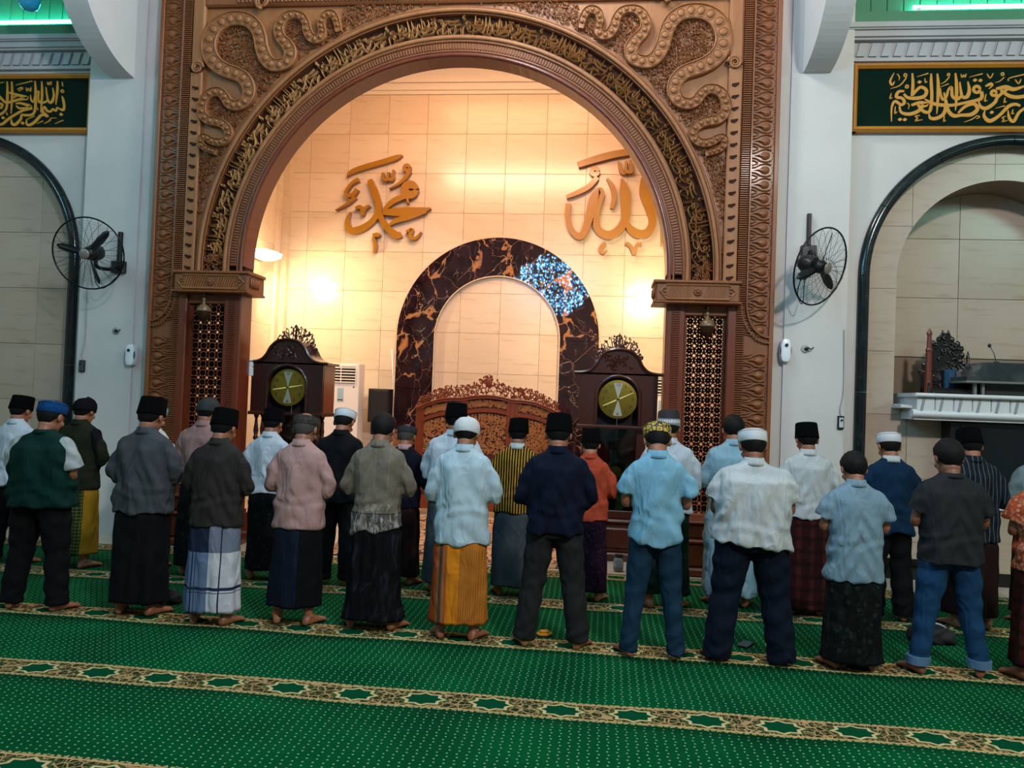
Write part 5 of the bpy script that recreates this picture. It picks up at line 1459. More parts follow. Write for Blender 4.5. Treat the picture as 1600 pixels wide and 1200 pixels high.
def fold_field(p, seed, kind):
    r = np.random.RandomState(seed); x, y, z = p[:, 0], p[:, 1], p[:, 2]
    o = np.zeros(len(p)); ang = np.arctan2(x, -y + 1e-6)
    if kind == 'shirt':
        for k in range(4):
            a, b, c, ph = r.uniform(18, 34), r.uniform(-9, 9), r.uniform(.6, 2.2), r.uniform(0, 6.28)
            g = np.sin(a * x + b * (z - 1.1) + c * np.sin(7 * z + ph) + ph); o += np.sign(g) * np.abs(g) ** 1.3 * .0052
        for k in range(3):   # folds running from the shoulder blades down to the waist
            ph = r.uniform(0, 6.28); q = z + (1.0 + .5 * k) * np.abs(x) * r.uniform(.6, 1.4)
            o += np.sin(q * r.uniform(26, 40) + 2.2 * np.sin(6 * x + ph)) * .0042 * np.clip((1.34 - z) * 4, 0, 1)
        o += np.sin(z * 62 + 3 * np.sin(9 * x + r.uniform(0, 6))) * .0045 * np.exp(-((z - .98) / .07) ** 2)
        arm = np.abs(x) > .2
        o += np.where(arm, np.sin(55 * (z + .6 * y) + 8 * x) * .0034, 0)
    elif kind == 'sarong':
        for k in range(5):
            o += np.sin(ang * r.randint(3, 13) + r.uniform(0, 6) + 1.2 * np.sin(5 * z + k)) * .0046 * np.clip((1.02 - z) * 1.6, .15, 1)
        o += np.sin(z * 30 + 2 * np.sin(3 * ang)) * .0018
    elif kind == 'trousers':
        for k in range(3):
            ph = r.uniform(0, 6.28); o += np.sin(40 * z + 9 * np.abs(x) * (k - 1) + 2.4 * np.sin(14 * x + 8 * y + ph)) * .0022
        o += np.sin(70 * z + 3 * np.sin(20 * x)) * .004 * np.exp(-((z - .10) / .09) ** 2)
        o += np.sin(60 * z + 12 * x) * .003 * np.exp(-((z - .78) / .08) ** 2)
        o += np.sin(55 * z - 12 * x) * .0026 * np.exp(-((z - .48) / .07) ** 2)
    return o

def head_loft(prof, bow, n=28, tiltz=0.0, shift=0.0):
    """rings (z above head centre, a, b) placed on the bowed head; the back rides lower by tiltz"""
    HM = head_mat(bow); R = []
    for z, a, b in prof:
        R.append([tuple(HM @ Vector((a * math.cos(2 * PI * i / n), HEADC.y - .012 + shift + b * math.sin(2 * PI * i / n), HEADC.z + z + tiltz * math.sin(2 * PI * i / n)))) for i in range(n)])
    return R
def make_hair(bow, capped, mat, parent, seed, full=1.0):
    HM = head_mat(bow); r = random.Random(seed); n, m = 40, 14; R = []
    c = Vector((0, HEADC.y - .012, HEADC.z + .022))
    for k in range(m + 1):
        ring = []
        for i in range(n):
            ph = 2 * PI * i / n   # 0 = front
            f = (1 + math.cos(ph)) / 2
            thm = math.radians((140 if not capped else 136) - 78 * f ** 1.5 - 12 * abs(math.sin(ph)) ** 6 + (r.random() - .5) * 4)
            th0 = math.radians(62) if capped else .02
            th0 = min(th0, thm - .05)
            th = th0 + (thm - th0) * k / m
            if th > PI / 2: pass
            q = 1.0 + (.085 if not capped else .02) * full * math.sin(min(1, (1 - k / m) * 3) * PI / 2) * (.8 + .4 * r.random())
            rx, ry, rz = .081 * q, .099 * q, .097 * q * (1.22 if th > PI / 2 else 1)
            dd = max(0, th - 1.75); rx *= 1 - .22 * dd; ry *= 1 - .20 * dd; rx *= 1 + .012 * math.sin(ph * 7 + k) * (not capped); rz *= 1 + .02 * math.sin(ph * 5 + 2 * k) * (not capped)
            ring.append(tuple(HM @ (c + Vector((rx * math.sin(th) * math.sin(ph), ry * math.sin(th) * math.cos(ph), rz * math.cos(th))))))
        R.append(ring)
    last = [tuple(Vector(p) * .0 + (HM @ c) + (Vector(p) - (HM @ c)) * .90) for p in R[-1]]
    R.append(last); mb = MB(); mb.rings(R[::-1], True)
    return mb.build('hair', mat, parent, True)
def make_cap(kind, bow, mat, parent, top_mat=None, tall=1.0):
    t = tall
    if kind == 'songkok': prof = [(.006, .085, .104), (.010, .0885, .108), (.016, .0885, .108), (.122 * t, .080, .100), (.129 * t, .077, .097), (.125 * t, .066, .086), (.117 * t, .045, .062), (.115 * t, .002, .002)]
    elif kind == 'kufi': prof = [(.022, .085, .104), (.026, .089, .108), (.085, .089, .107), (.093, .085, .103), (.103, .070, .088), (.110, .04, .05), (.112, .002, .002)]
    elif kind == 'knit': prof = [(-.005, .084, .103), (.0, .088, .107), (.04, .089, .108), (.075, .080, .098), (.103, .058, .072), (.117, .03, .038), (.121, .002, .002)]
    elif kind == 'flat': prof = [(.02, .085, .104), (.024, .088, .107), (.075, .090, .109), (.082, .088, .107), (.083, .07, .086), (.078, .066, .082), (.08, .04, .05), (.08, .002, .002)]
    mb = MB(); mb.rings(head_loft(prof, bow, 36, .012), True)
    o = mb.build('cap', mat, parent, True, auto=50)
    if kind in ('flat', 'kufi'):
        b = MB(); HM = head_mat(bow)
        b.tube([tuple(HM @ Vector((.0885 * math.cos(q * PI / 18), HEADC.y - .012 + .1075 * math.sin(q * PI / 18), HEADC.z + (.078 if kind == 'flat' else .088) + .012 * math.sin(q * PI / 18)))) for q in range(37)], .0035, 6)
        b.build('cap_seam', mat, parent, True)
    return o

def person(px, ytop, pos, label, group, w=1.0, top='shirt', hem=.80, sleeve='long', shirt_m=None, sleeve_m=None, collar=None, low='sarong', low_hem=.11, low_m=None,
           cap=None, cap_m=None, hair=None, bow=.42, stance=.13, tuck=0.0, skin=1, rz=0.0, seed=1, loose=1.0, slant=0.0, cuffs=None, tail=0.0, xs=1.0, extra_drop=0):
    X, Y = pos
    ht = at(px, ytop, Y + .02)
    rel = 1.43 + 1.17 * (.225 + (.04 if cap in ('songkok', 'kufi', 'flat', 'knit') else .012)) * math.cos(bow * .8)
    sc = max(.85, min(1.14, ht.z / rel))
    t = thing('person', label, 'person', (X, Y, .017), rz, group, world=False); t.scale = (sc * xs, sc * xs, sc)
    b = bpy.data.objects.new('body', make_body(w, bow, stance, tuck)); C.objects.link(b); b.parent = t
    if not b.data.materials: b.data.materials.append(SKINS[skin])
    b.material_slots[0].link = 'OBJECT'; b.material_slots[0].material = SKINS[skin]
    make_hair(bow, cap is not None, hair or hair_m, t, seed, 1.0)
    if cap: make_cap(cap, bow, cap_m, t)
    # --- shirt
    mb = MB(); L = loose; ww = w
    hipw = (.186 * ww + .016) * L; hipd = (.130 * ww + .016) * L
    prof = [(hem, hipw + .006, hipd + .004), (hem + .012, hipw + .006, hipd + .004)]
    if hem < .5: prof += [(z, hipw + .02 * (1 - z), hipd + .02 * (1 - z)) for z in np.linspace(hem + .08, .78, 8)]
    prof += [(z, a, d) for z, a, d in ((.84, hipw, hipd), (.93, hipw - .004, hipd), (1.02, .186 * ww * L + .008, .130 * ww * L + .008), (1.12, .190 * ww * L + .006, .130 * ww * L + .004), (1.22, .196 * ww * L, .128 * ww * L), (1.30, .192 * ww * L + .004, .118 * ww + .004), (1.355, .172 * ww + .008, .102), (1.39, .145 * ww, .090), (1.42, .104, .078), (1.45, .074, .068)) if z > hem + .03]
    prof = [(p[0], p[1], p[2], 0, .006 * math.sin((p[0] - .8) * 3)) for p in prof]
    mb.loft(prof, 28, 2.3)
    for s in (-1, 1):
        sh, el, wr = arm_pts(w, s, 0, tuck)
        r0 = .060 + .006 * ww
        if sleeve == 'long':
            seg(mb, [sh - Vector((s * .02, 0, .01)), (sh + el) / 2 + Vector((s * .012, -.01, 0)), el, (el + wr) / 2, wr - (wr - el).normalized() * .01], [r0, .062 * L, .058 * L, .05, .036], 14)
        elif sleeve == 'short' and sleeve_m is None:
            e2 = sh + (el - sh) * .66 + Vector((s * .014, -.002, 0)); q = [sh - Vector((s * .02, 0, .01)), (sh + e2) / 2 + Vector((s * .012, -.008, 0)), e2]
            mb.tube([tuple(v) for v in q], [r0, .070 * L, .082 * L], 16); mb.ellip(tuple(q[0]), (r0,) * 3, 10, 6)
    me = ev_remesh(mb, .0115, 4)
    c = co(me); n_ = nrm(me)
    f = fold_field(c, seed, 'shirt')
    damp = np.clip((1.42 - c[:, 2]) * 8, 0, 1); c = c + n_ * (f * damp)[:, None]
    k = np.clip((hem + .10 - c[:, 2]) / .10, 0, 1)
    c[:, 2] += k * (slant * c[:, 0] - tail * np.exp(-(c[:, 0] / .12) ** 2) * (c[:, 1] < 0) + .006 * np.sin(c[:, 0] * 23 + seed))
    setco(me, c); finish(me, shirt_m, top, t)
    if sleeve_m is not None:
        for s in (-1, 1):
            sb = MB(); sh, el, wr = arm_pts(w, s, 0, tuck); r0 = .064 + .006 * ww
            if sleeve == 'short': e2 = sh + (el - sh) * .74 + Vector((s * .012, -.002, 0)); q = [sh - Vector((s * .075, -.0, -.005)), sh - Vector((s * .01, 0, .01)), (sh + e2) / 2 + Vector((s * .012, -.008, 0)), e2]; rr = [.05, r0, .072 * L, .084 * L]
            else: q = [sh - Vector((s * .05, -.0, -.0)), sh - Vector((s * .01, 0, .01)), (sh + el) / 2 + Vector((s * .012, -.01, 0)), el, (el + wr) / 2, wr - (wr - el).normalized() * .01]; rr = [.05, r0, .064, .06, .052, .037]
            sb.tube([tuple(v) for v in q], rr, 16); sb.ellip(tuple(q[0]), (rr[0],) * 3, 10, 6); sb.ellip(tuple(q[1]), (rr[1],) * 3, 10, 6)
            m2 = ev_remesh(sb, .0115, 4); c = co(m2); c = c + nrm(m2) * fold_field(c, seed + 5, 'shirt')[:, None]; setco(m2, c); finish(m2, sleeve_m, 'sleeve', t)
    # collar
    HM = head_mat(bow * .3)
    cp = [(1.415, .088, .080), (1.435, .078, .074), (1.468 if collar != 'low' else 1.446, .069, .067), (1.470 if collar != 'low' else 1.448, .065, .063), (1.44, .060, .058)]
    cm = MB(); cm.loft([(z, a, b2, 0, -.004 + (z - 1.42) * .12) for z, a, b2 in cp], 28)
    cm.build('collar', collar if isinstance(collar, bpy.types.Material) else shirt_m, t, True)
    # --- lower garment
    if low == 'sarong':
        R = []; n = 120; zs = list(np.linspace(1.0, low_hem, 40))
        V = []
        for z in zs:
            u = (1.0 - z) / .9; a = (.178 * w + .008) + .030 * u; bb = (.118 * w + .010) + .030 * u
            a = max(a, stance * u + .075 * u)
            if z > hem - .02 and hem > .5: kk = min(1, (z - hem + .02) / .05); a *= 1 - .14 * kk; bb *= 1 - .16 * kk
            V.append([(a * math.copysign(abs(math.cos(q)) ** .82, math.cos(q)), bb * math.copysign(abs(math.sin(q)) ** .82, math.sin(q)), z) for q in [2 * PI * i / n for i in range(n)]])
        A = np.array(V); flat_ = A.reshape(-1, 3); nn = flat_.copy(); nn[:, 2] = 0; nn /= np.linalg.norm(nn, axis=1)[:, None] + 1e-9
        flat_ = flat_ + nn * fold_field(flat_, seed + 11, 'sarong')[:, None]
        ang = np.arctan2(flat_[:, 0], flat_[:, 1]); flat_[:, 2] += np.where(flat_[:, 2] < low_hem + .02, .006 * np.sin(ang * 3 + seed), 0)
        A = flat_.reshape(A.shape); R = [[tuple(p) for p in r] for r in A]
        inner = [[(p[0] * .96, p[1] * .96, p[2] + .002) for p in R[-1]], [(p[0] * .93, p[1] * .93, p[2] + .09) for p in R[-1]]]
        R += inner; mb = MB(); mb.rings([r[::-1] for r in R], True); mb.build('sarong', low_m, t, True)
    else:
        mb = MB()
        mb.loft([(.80, .150 * w, .11 * w), (.88, .160 * w, .118 * w), (.96, .156 * w, .112 * w), (1.02, .150 * w, .106 * w)], 24)
        bw = {'jeans': .068, 'trousers': .082, 'wide': .092}[low]
        for s in (-1, 1):
            q = [(s * .086 * w, 0, .86), (s * (.086 * w * .76 + stance * .24), .004, .66), (s * (.086 * w * .51 + stance * .49), .006, .46), (s * (.086 * w * .25 + stance * .75), -.018, .26), (s * stance, -.028, low_hem)]
            qq = catmull([tuple(p) + (r,) for p, r in zip(q, [.100 * w, .096 * w ** .8, (.078 + bw) / 2 * w ** .5 + .006, bw * w ** .4, bw * w ** .3])], 5)
            mb.tube([p[:3] for p in qq], [p[3] for p in qq], 18); mb.ellip(q[0], (.098 * w,) * 3, 12, 8)
            if cuffs: mb.tube([(s * stance, -.028, low_hem - .002), (s * stance * .985, -.027, low_hem + .055)], [bw + .009, bw + .008], 18)
        me = ev_remesh(mb, .0115, 3); c = co(me); c = c + nrm(me) * fold_field(c, seed + 3, 'trousers')[:, None]; c[:, 2] = np.maximum(c[:, 2], .003); setco(me, c)
        finish(me, low_m, 'trousers', t)
        if cuffs:
            for s in (-1, 1):
                MB().loft([(low_hem - .003, bw + .012, bw + .012, s * stance, -.028), (low_hem + .055, bw + .014, bw + .014, s * stance * .985, -.027), (low_hem + .056, bw + .006, bw + .006, s * stance * .985, -.027)], 20).build('cuff', cuffs, t, True, auto=40)
    return t

# ---- cloth
def cloth(name, a, b=None, colfn=None, rough=.85, weave=260, sheen=0):
    b = b or a
    return M(name, rough=rough, colfn=colfn or (lambda nt, P, x, y, z: mix(nt, noise(nt, P, 6, 3), a, b)), spec=.12,
             heightfn=lambda nt, P, x, y, z: noise(nt, P, weave, 2) * .10 + noise(nt, P, 24, 3) * .5 + (noise(nt, vec(nt, x * 7, y * 7, z * 2.6), 1.0, 1, .5, 1.3) - .5).abs() * -4.2, bump=(1, .7), bd=.013)
def stripes_v(a, b, freq, duty, axis='x', wob=0.0):
    def fn(nt, P, x, y, z):
        k = x if axis == 'x' else z
        s = ((k * freq + noise(nt, P, 3, 1) * wob).frac()).lt(duty); return mix(nt, s, a, b)
    return fn
def check(a, b, c, f, d=.18, fz=None):
    def fn(nt, P, x, y, z):
        sx = (x * f).frac().lt(d); sz = (z * (fz or f)).frac().lt(d); m1 = mix(nt, sx * .7, a, b); return mix(nt, sz * .6, m1, c)
    return fn
def batik(a, b, f, amt=.2, kind='F1'):
    def fn(nt, P, x, y, z):
        e = voro(nt, P, f, kind, .9); n = noise(nt, P, f * .6, 4, .7, 1.5)
        return mix(nt, (e.lt(.25) * .5 + ((n - .5) * 5).clamp() * amt * 2).clamp(), a, b)
    return fn
def plaid_big(nt, P, x, y, z):
    h = z.lt(.58); v = x.gt(.02)
    base = mix(nt, v, mix(nt, h, '1b2434', '5d6f8c'), mix(nt, h, '6a7180', 'b9bac0'))
    l1 = ((x + .11).abs().lt(.006) + (x - .115).abs().lt(.005) + (x + .085).abs().lt(.003)).clamp(); l2 = ((z - .30).abs().lt(.012) + (z - .27).abs().lt(.003)).clamp(); fine = ((x * 90).frac().lt(.3)) * (x.lt(.02)) * .35
    c = mix(nt, l1, base, '20283a'); c = mix(nt, l2, c, '222b40'); c = mix(nt, fine, c, '26304a'); return c
def orange_sarong(nt, P, x, y, z):
    c = mix(nt, x.gt(-.075), 'a5501c', 'c87818'); c = mix(nt, x.gt(.02), c, '9a5a1e')
    c = mix(nt, (x * 60).frac().lt(.4) * x.gt(.02) * .5, c, 'b57a28')
    s = ((x + .125).abs().lt(.012)); c = mix(nt, s, c, '4a3c30'); s2 = ((x + .145).abs().lt(.004) + (x + .10).abs().lt(.004)).clamp(); c = mix(nt, s2, c, '7a6a58')
    c = mix(nt, (x + .165).lt(0), c, '8a3c1c'); return mix(nt, z.lt(.125), c, '15131a')
def batik_border(nt, P, x, y, z):
    n = noise(nt, vec(nt, x * 3, y * 3, z), 9, 4, .7, 1.2)
    up = mix(nt, noise(nt, P, 40, 2), '5d564b', '726a5c'); v = ((x * 9 + .5).frac() - .5).abs().lt(.02) * z.gt(1.05) * .4; up = mix(nt, v, up, '8c8474')
    lo = mix(nt, ((n - .45) * 7).clamp(), '4a4744', '9b958c'); up = mix(nt, (z - .905).abs().lt(.004), up, '2a2826')
    b2 = mix(nt, ((n - .5) * 7).clamp() * z.lt(.98), up, '8f8778'); return mix(nt, z.lt(.90), b2, lo)
def dkbatik(nt, P, x, y, z):
    n = noise(nt, vec(nt, x * 4, y * 4, z * 1.6), 2.6, 3, .6, 1.6); return mix(nt, ((n - .55) * 5).clamp() * .7, '07080c', '2c3038')
shade_cap = lambda nt, P, x, y, z: mix(nt, voro(nt, P, 120, 'F1').lt(.35), 'b4b7b6', 'c8cac8')
K = dict(
    songkok=M('black_velvet', '050506', .95, spec=.05),
    songkok2=M('dark_velvet', '0b0c10', .9, spec=.08),
    white_knit=M('white_knit', rough=.9, colfn=shade_cap, bump=(200, .6), bd=.004),
    white_cap=M('white_cap', 'b8bdc0', .8, bump=(90, .3), bd=.003),
    blue_cap=cloth('blue_felt', '0a2f5a', '0f3f70', rough=.95),
    grey_cap=cloth('charcoal_cap', '26292b', '33373a'),
    pale_blue_cap=cloth('pale_blue_cap', '6f8fae', '86a6c2'),
    oval_cap=M('patterned_black_cap', rough=.8, colfn=lambda nt, P, x, y, z: mix(nt, voro(nt, P, 95, 'F1').lt(.3) * .6, '15120f', '7a6a4c')),
    gold_cap=M('gold_patterned_cap', rough=.7, colfn=lambda nt, P, x, y, z: mix(nt, (voro(nt, P, 26, 'DISTANCE_TO_EDGE', .5).lt(.10) + voro(nt, P, 26, 'F1', .5).lt(.2)).clamp(), 'b6993c', '16120c')),
    band_cap=M('banded_cap', rough=.8, colfn=lambda nt, P, x, y, z: mix(nt, ((z - 1.613).abs().lt(.012)), mix(nt, z.gt(1.635), '70757c', '101014'), mix(nt, (x * 70).frac().lt(.4), 'd0d2d4', '202024'))),
    raglan_g=cloth('dark_green_jersey', '03211c', '052a24'), raglan_w=cloth('grey_white_jersey', '8f9694', '9ca3a0'),
    grey_shirt=cloth('grey_shirt_cloth', '35373a', '414447'), brown_jacket=cloth('brown_grey_cloth', '24211f', '2d2a27'),
    pink=cloth('dusty_pink_cloth', '9a7873', 'a6837d'), batik_g=cloth('grey_batik_cloth', '0', colfn=batik_border),
    ice=cloth('ice_blue_cloth', '9ab0b9', 'a6bac1'), navy=cloth('navy_wool', '080c1a', '0c1226'), sky=cloth('sky_blue_cloth', '6695ab', '74a2b6'),
    white=cloth('white_cotton', 'a0a7a8', 'aeb5b5'), white2=cloth('bluish_white_cotton', '9faab3', 'abb6be'), pale=cloth('pale_blue_cotton', '657f8d', '718b98'),
    tee=cloth('charcoal_jersey', '1c1f21', '24282a'), floral=cloth('orange_batik_cloth', '0', colfn=batik('8e3f22', 'd0a488', 22, .35)),
    olive=cloth('dark_olive_cloth', '15180c', '1f2214'), blacksl=cloth('black_cloth', '08090c', '0d0e12'), mauve=cloth('mauve_cloth', '7d5f5c', '8c6d69'),
    navyj=cloth('navy_jacket_cloth', '070a14', '0b0f1c'), lurik=cloth('gold_black_lurik', '0', colfn=stripes_v('16100a', 'a37a24', 38, .42)),
    coral=cloth('coral_batik', '0', colfn=check('9c3a24', 'b85a3c', '6e2618', 58, .3)), robe=cloth('light_blue_robe', '6f93a2', '7d9fac'),
    blue=cloth('royal_blue_cloth', '081f33', '0b2a44'), pin=cloth('dark_striped_cloth', '0', colfn=stripes_v('14181f', '4a5660', 26, .16)), teal=cloth('grey_teal_cloth', '5a6f72', '687d80'),
    s_black=cloth('black_sarong_cloth', '0', colfn=batik('060708', '22282a', 16, .15)), s_dk=cloth('dark_batik_sarong', '0', colfn=dkbatik), s_navy=cloth('navy_black_sarong', '0', colfn=lambda nt, P, x, y, z: mix(nt, x.gt(.06), mix(nt, ((x * 11).sin() * .5 + .5).clamp(), '0a101c', '141d2e'), '08090c')),
    s_plaid=cloth('navy_white_plaid', '0', colfn=plaid_big), s_orange=cloth('orange_striped_sarong', '0', colfn=orange_sarong),
    s_green=cloth('dark_green_songket', '0', colfn=batik('060a09', '20302a', 14, .25)), s_yellow=cloth('yellow_green_check', '0', colfn=lambda nt, P, x, y, z: mix(nt, x.gt(.15), check('1c2610', '55602a', '70703a', 30, .2)(nt, P, x, y, z), '8a6414')),
    s_brown=cloth('dark_brown_sarong', '160b09', '24120e'), s_grey=cloth('grey_sarong', '30363a', '40474b'), s_purple=cloth('purple_dotted_sarong', '0', colfn=batik('1c0a1c', '4c3038', 24, .12)),
    s_red=cloth('dark_red_tartan', '0', colfn=check('260c0c', '3f1a14', '120608', 9, .35)), p_black=cloth('black_trouser_cloth', '08090b', '0d0e11'), p_char=cloth('charcoal_trouser_cloth', '1a1b1c', '232425'),
    jeans=cloth('blue_denim', '0f2538', '183447'), jeans2=cloth('bright_blue_denim', '102d4a', '1a3f60'), denim_pale=cloth('pale_denim_cuff', '4a6884', '587692'),
    p_navy=cloth('navy_trouser_cloth', '080f1c', '0d1626'), p_green=cloth('dark_green_trousers', '0a1a10', '0f2216'), s_rope=cloth('white_hem', '98a0a0', 'a8aeae'))
for k_, m_ in K.items(): pass
GA, GB = 'worshippers standing in the near row', 'worshippers standing in the far row'
def fa(px, py): p = floor_at(px, py); return (p.x, p.y + .03)
def fb(px, Y=7.08): return (at(px, 600, Y).x, Y)
print('A feet', [tuple(round(v, 2) for v in fa(*q)) for q in ((55, 956), (212, 964), (327, 980), (457, 980), (580, 986), (713, 1002), (860, 1016), (1018, 1032), (1170, 1040), (1332, 1050), (1482, 1060))])
person(66, 620, fa(52, 955), 'broad man in a dark green T-shirt with pale raglan sleeves and a blue cap', GA, 1.28, 't_shirt', .83, 'short', K['raglan_g'], K['raglan_w'], 'low', 'trousers', .05, K['p_black'], 'kufi', K['blue_cap'], bow=.35, stance=.2, seed=3, loose=1.06, skin=1)
person(222, 618, fa(212, 963), 'man in a grey long-sleeved shirt and black sarong, second from left in near row', GA, 1.08, 'shirt', .80, 'long', K['grey_shirt'], low_m=K['p_black'], cap='songkok', cap_m=K['songkok'], seed=4, bow=.3, loose=1.03)
person(330, 636, fa(327, 978), 'man in a dark brown jacket and black cap over a navy and white plaid sarong', GA, 1.02, 'jacket', .78, 'long', K['brown_jacket'], low_m=K['s_plaid'], cap='songkok', cap_m=K['songkok'], seed=6, bow=.35)
person(465, 639, fa(457, 978), 'grey-haired man in a dusty pink tunic and a low patterned black cap', GA, .98, 'tunic', .76, 'long', K['pink'], low_m=K['s_navy'], cap='flat', cap_m=K['oval_cap'], hair=grey_hair, seed=8, bow=.38, low_hem=.15, skin=1)
person(588, 647, fa(580, 985), 'bareheaded dark-haired man in a grey-brown batik shirt with a patterned border', GA, 1.0, 'shirt', .76, 'long', K['batik_g'], low_m=K['s_dk'], seed=10, bow=.5, stance=.17, low_hem=.08, slant=.12)
person(722, 645, fa(713, 1001), 'man in an ice-blue tunic and white knitted cap over an orange striped sarong', GA, 1.03, 'tunic', .72, 'long', K['ice'], low_m=K['s_orange'], cap='knit', cap_m=K['white_knit'], seed=12, bow=.42, low_hem=.13)
person(870, 645, fa(860, 1014), 'man in a navy sweater and charcoal trousers with a black cap', GA, 1.1, 'sweater', .83, 'long', K['navy'], low='trousers', low_hem=.05, low_m=K['p_char'], cap='songkok', cap_m=K['songkok'], seed=14, bow=.35, stance=.2)
person(1005, 655, fa(1018, 1030), 'slim man in a sky-blue short-sleeved shirt and jeans with a gold patterned cap', GA, .96, 'shirt', .84, 'short', K['sky'], low='jeans', low_hem=.03, low_m=K['jeans'], cap='kufi', cap_m=K['gold_cap'], seed=16, bow=.62, stance=.17, tail=.07, tuck=.01)
person(1175, 663, fa(1170, 1038), 'heavy man in a white shirt and navy trousers with a white cap', GA, 1.42, 'shirt', .84, 'short', K['white'], low='wide', low_hem=.02, low_m=K['p_navy'], cap='kufi', cap_m=K['white_cap'], seed=18, bow=.38, stance=.23, slant=-.10, skin=2, loose=1.02)
person(1338, 708, fa(1332, 1048), 'bareheaded short man in a pale blue short-sleeved shirt over a dark green sarong', GA, 1.02, 'shirt', .68, 'short', K['pale'], low_m=K['s_green'], seed=20, bow=.42, stance=.15, low_hem=.06, skin=1, loose=1.04)
person(1478, 688, fa(1482, 1058), 'bareheaded man in a charcoal T-shirt and blue jeans with rolled cuffs', GA, 1.08, 't_shirt', .80, 'short', K['tee'], collar='low', low='jeans', low_hem=.07, low_m=K['jeans2'], cuffs=K['denim_pale'], seed=22, bow=.3, stance=.21, skin=2)
person(1640, 700, fa(1636, 1068), 'man in an orange and white batik shirt at the right edge of the near row', GA, 1.1, 'shirt', .80, 'short', K['floral'], low_m=K['s_red'], cap='songkok', cap_m=K['songkok'], seed=24, bow=.35, stance=.17, skin=2)
# far row
person(36, 617, fb(28), 'man in a white shirt and black cap behind the blue-capped man', GB, 1.0, 'shirt', .80, 'long', K['white2'], low='trousers', low_hem=.05, low_m=K['p_black'], cap='songkok', cap_m=K['songkok'], seed=31, bow=.3, stance=.16)
person(133, 617, fb(128), 'man in a dark olive shirt with black sleeves over a yellow-green sarong', GB, 1.05, 'shirt', .78, 'long', K['olive'], K['blacksl'], low_m=K['s_yellow'], cap='knit', cap_m=K['songkok2'], seed=33, bow=.3, low_hem=.14)
person(243, 628, fb(240, 7.26), 'man with a pale blue cap almost hidden behind the grey-shirted man', GB, .95, 'shirt', .82, 'long', K['white'], low_m=K['s_green'], cap='kufi', cap_m=K['pale_blue_cap'], seed=35, bow=.35)
person(326, 617, fb(322), 'man in a mauve shirt and charcoal cap behind the brown-jacketed man', GB, 1.05, 'shirt', .84, 'long', K['mauve'], low_m=K['s_black'], cap='knit', cap_m=K['grey_cap'], seed=37, bow=.3)
person(436, 637, fb(425), 'man in a white shirt over a black batik sarong, behind the pink tunic', GB, .92, 'shirt', .86, 'long', K['white2'], low_m=K['s_black'], cap='songkok', cap_m=K['songkok'], seed=39, bow=.35)
person(546, 634, fb(536), 'man in a black jacket and trousers with a white cap, left of the batik shirt', GB, 1.02, 'jacket', .78, 'long', K['blacksl'], low='wide', low_hem=.05, low_m=K['p_black'], cap='kufi', cap_m=K['white_cap'], seed=41, bow=.5)
person(637, 659, fb(636, 7.22), 'grey-haired man in a navy jacket with a pink collar and a charcoal cap', GB, .95, 'jacket', .80, 'long', K['navyj'], collar=K['pink'], low_m=K['s_brown'], cap='flat', cap_m=K['grey_cap'], hair=grey_hair, seed=43, bow=.42, low_hem=.10)
person(714, 628, fb(713, 6.98), 'man in a white shirt and black cap standing behind the ice-blue tunic', GB, 1.12, 'shirt', .82, 'long', K['white2'], low_m=K['s_grey'], cap='songkok', cap_m=K['songkok'], seed=45, bow=.25)
person(815, 653, fb(812), 'man in a gold and black striped shirt and black cap over a grey sarong', GB, 1.0, 'shirt', .80, 'long', K['lurik'], collar=K['white'], low_m=K['s_grey'], cap='songkok', cap_m=K['songkok'], seed=47, bow=.3, low_hem=.10)
person(924, 670, fb(926), 'man in a coral checked shirt and black cap over a dark purple sarong', GB, .95, 'shirt', .80, 'long', K['coral'], low_m=K['s_purple'], cap='songkok', cap_m=K['songkok'], seed=49, bow=.3, low_hem=.10, skin=0)
person(1038, 640, fb(1048, 6.98), 'man in a white shirt and white-banded black cap behind the sky-blue shirt', GB, 1.05, 'shirt', .82, 'long', K['white2'], low='wide', low_hem=.12, low_m=K['p_green'], cap='songkok', cap_m=K['band_cap'], seed=51, bow=.35)
person(1157, 650, fb(1150, 7.2), 'bareheaded man in a long light blue robe behind the heavy man in white', GB, 1.12, 'robe', .10, 'long', K['robe'], low_m=K['robe'], seed=53, bow=.4, low_hem=.12)
person(1265, 659, fb(1266), 'man in a white shirt and black cap over a dark red tartan sarong', GB, 1.08, 'shirt', .86, 'long', K['white'], low_m=K['s_red'], cap='songkok', cap_m=K['songkok'], seed=55, bow=.3, low_hem=.06)
person(1393, 670, fb(1396), 'man in a royal blue shirt and black trousers with a white cap', GB, 1.0, 'shirt', .78, 'long', K['blue'], collar=K['white'], low='wide', low_hem=.04, low_m=K['p_black'], cap='kufi', cap_m=K['white_cap'], seed=57, bow=.35)
person(1512, 668, fb(1524, 6.98), 'man in a dark pinstriped shirt and black cap behind the charcoal T-shirt', GB, 1.05, 'shirt', .74, 'long', K['pin'], low_m=K['s_brown'], cap='songkok', cap_m=K['songkok'], seed=59, bow=.4, low_hem=.12)
person(1625, 672, fb(1632, 7.22), 'man in a grey-teal shirt at the right edge of the far row', GB, 1.1, 'shirt', .80, 'long', K['teal'], low_m=K['s_black'], cap='songkok', cap_m=K['songkok'], seed=61, bow=.35)

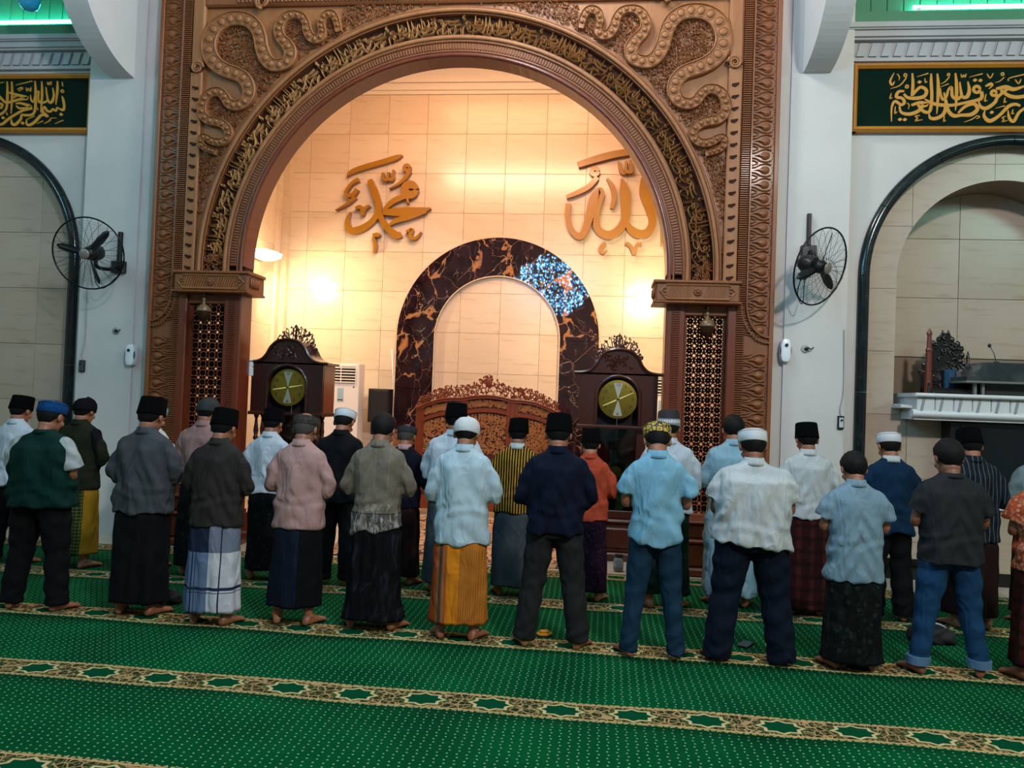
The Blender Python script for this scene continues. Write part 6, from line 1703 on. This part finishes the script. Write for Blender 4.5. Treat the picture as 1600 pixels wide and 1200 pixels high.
# ------------------------------------------------------------------ things left on the carpet
q = floor_at(850, 996)
t = thing('folded_cloth', 'small folded mustard cloth on the carpet between the near row\'s feet', 'cloth', (q.x, q.y, .018), .3, world=False)
MB().loft([(0, .055, .035), (.012, .06, .038), (.02, .05, .03)], 16, 3).build('cloth_fold', M('mustard_cloth', 'b07a14', .8), t, True); MB().loft([(.018, .035, .022), (.032, .038, .025), (.036, .03, .018)], 14, 3).build('cloth_fold', M('mustard_cloth'), t, True)
q = floor_at(1165, 1011)
t = thing('phone', 'dark phone lying on the carpet behind the heavy man', 'phone', (q.x, q.y, .018), -.5, world=False)
MB().bbox((-.04, -.075, 0), (.04, .075, .009), .003).build('case', M('phone_grey', '2a2226', .3), t); MB().box((-.036, -.07, .009), (.036, .07, .0095)).build('screen', M('phone_screen', '3a3034', .1), t)
def bag(px, py, lab, rz, mat, s=1.0, flap=None):
    q = floor_at(px, py); t = thing('soft_bag', lab, 'bag', (q.x, q.y, .014), rz, world=False); t.scale = (s, s, s)
    mb = MB().loft([(0, .15, .09), (.03, .18, .11), (.08, .165, .10), (.12, .12, .07), (.135, .05, .03)], 20, 2.4)
    me = ev_remesh(mb, .012, 4); c = co(me); c = c + nrm(me) * (.008 * np.sin(c[:, 0] * 40 + 3 * np.sin(c[:, 2] * 30)))[:, None]; c[:, 2] = np.maximum(c[:, 2], 0); setco(me, c); finish(me, mat, 'pouch', t)
    MB().tube(catmull([(-.13, 0, .08), (-.08, -.05, .15), (.05, -.06, .15), (.13, 0, .08)], 5), .008, 6).build('strap', flap or mat, t, True)
bag(256, 945, 'dark soft bag on the carpet between the second and third men', .2, M('bag_cloth', '0b0d12', .8), .8)
bag(1455, 1005, 'black bag with a pale strap behind the man in jeans with rolled cuffs', -.2, M('bag_cloth'), 1.0, M('strap_pale', '9a9fa0', .6))
q = floor_at(966, 893)
t = thing('glass_jar', 'small glass jar with a dark lid on the floor by the coral-shirted man', 'jar', (q.x, q.y, .012), world=False)
MB().lathe([(.05, 0), (.055, .01), (.055, .12), (.04, .14)], 20).build('glass', M('jar_glass', '8fa0a4', .08, trans=.7), t, True, auto=50); MB().lathe([(.045, .14), (.047, .165), (.001, .168)], 20).build('lid', black_plastic, t, True, auto=50)
print('tris', sum(len(m.loop_triangles) if (m.calc_loop_triangles() or True) else 0 for m in bpy.data.meshes))
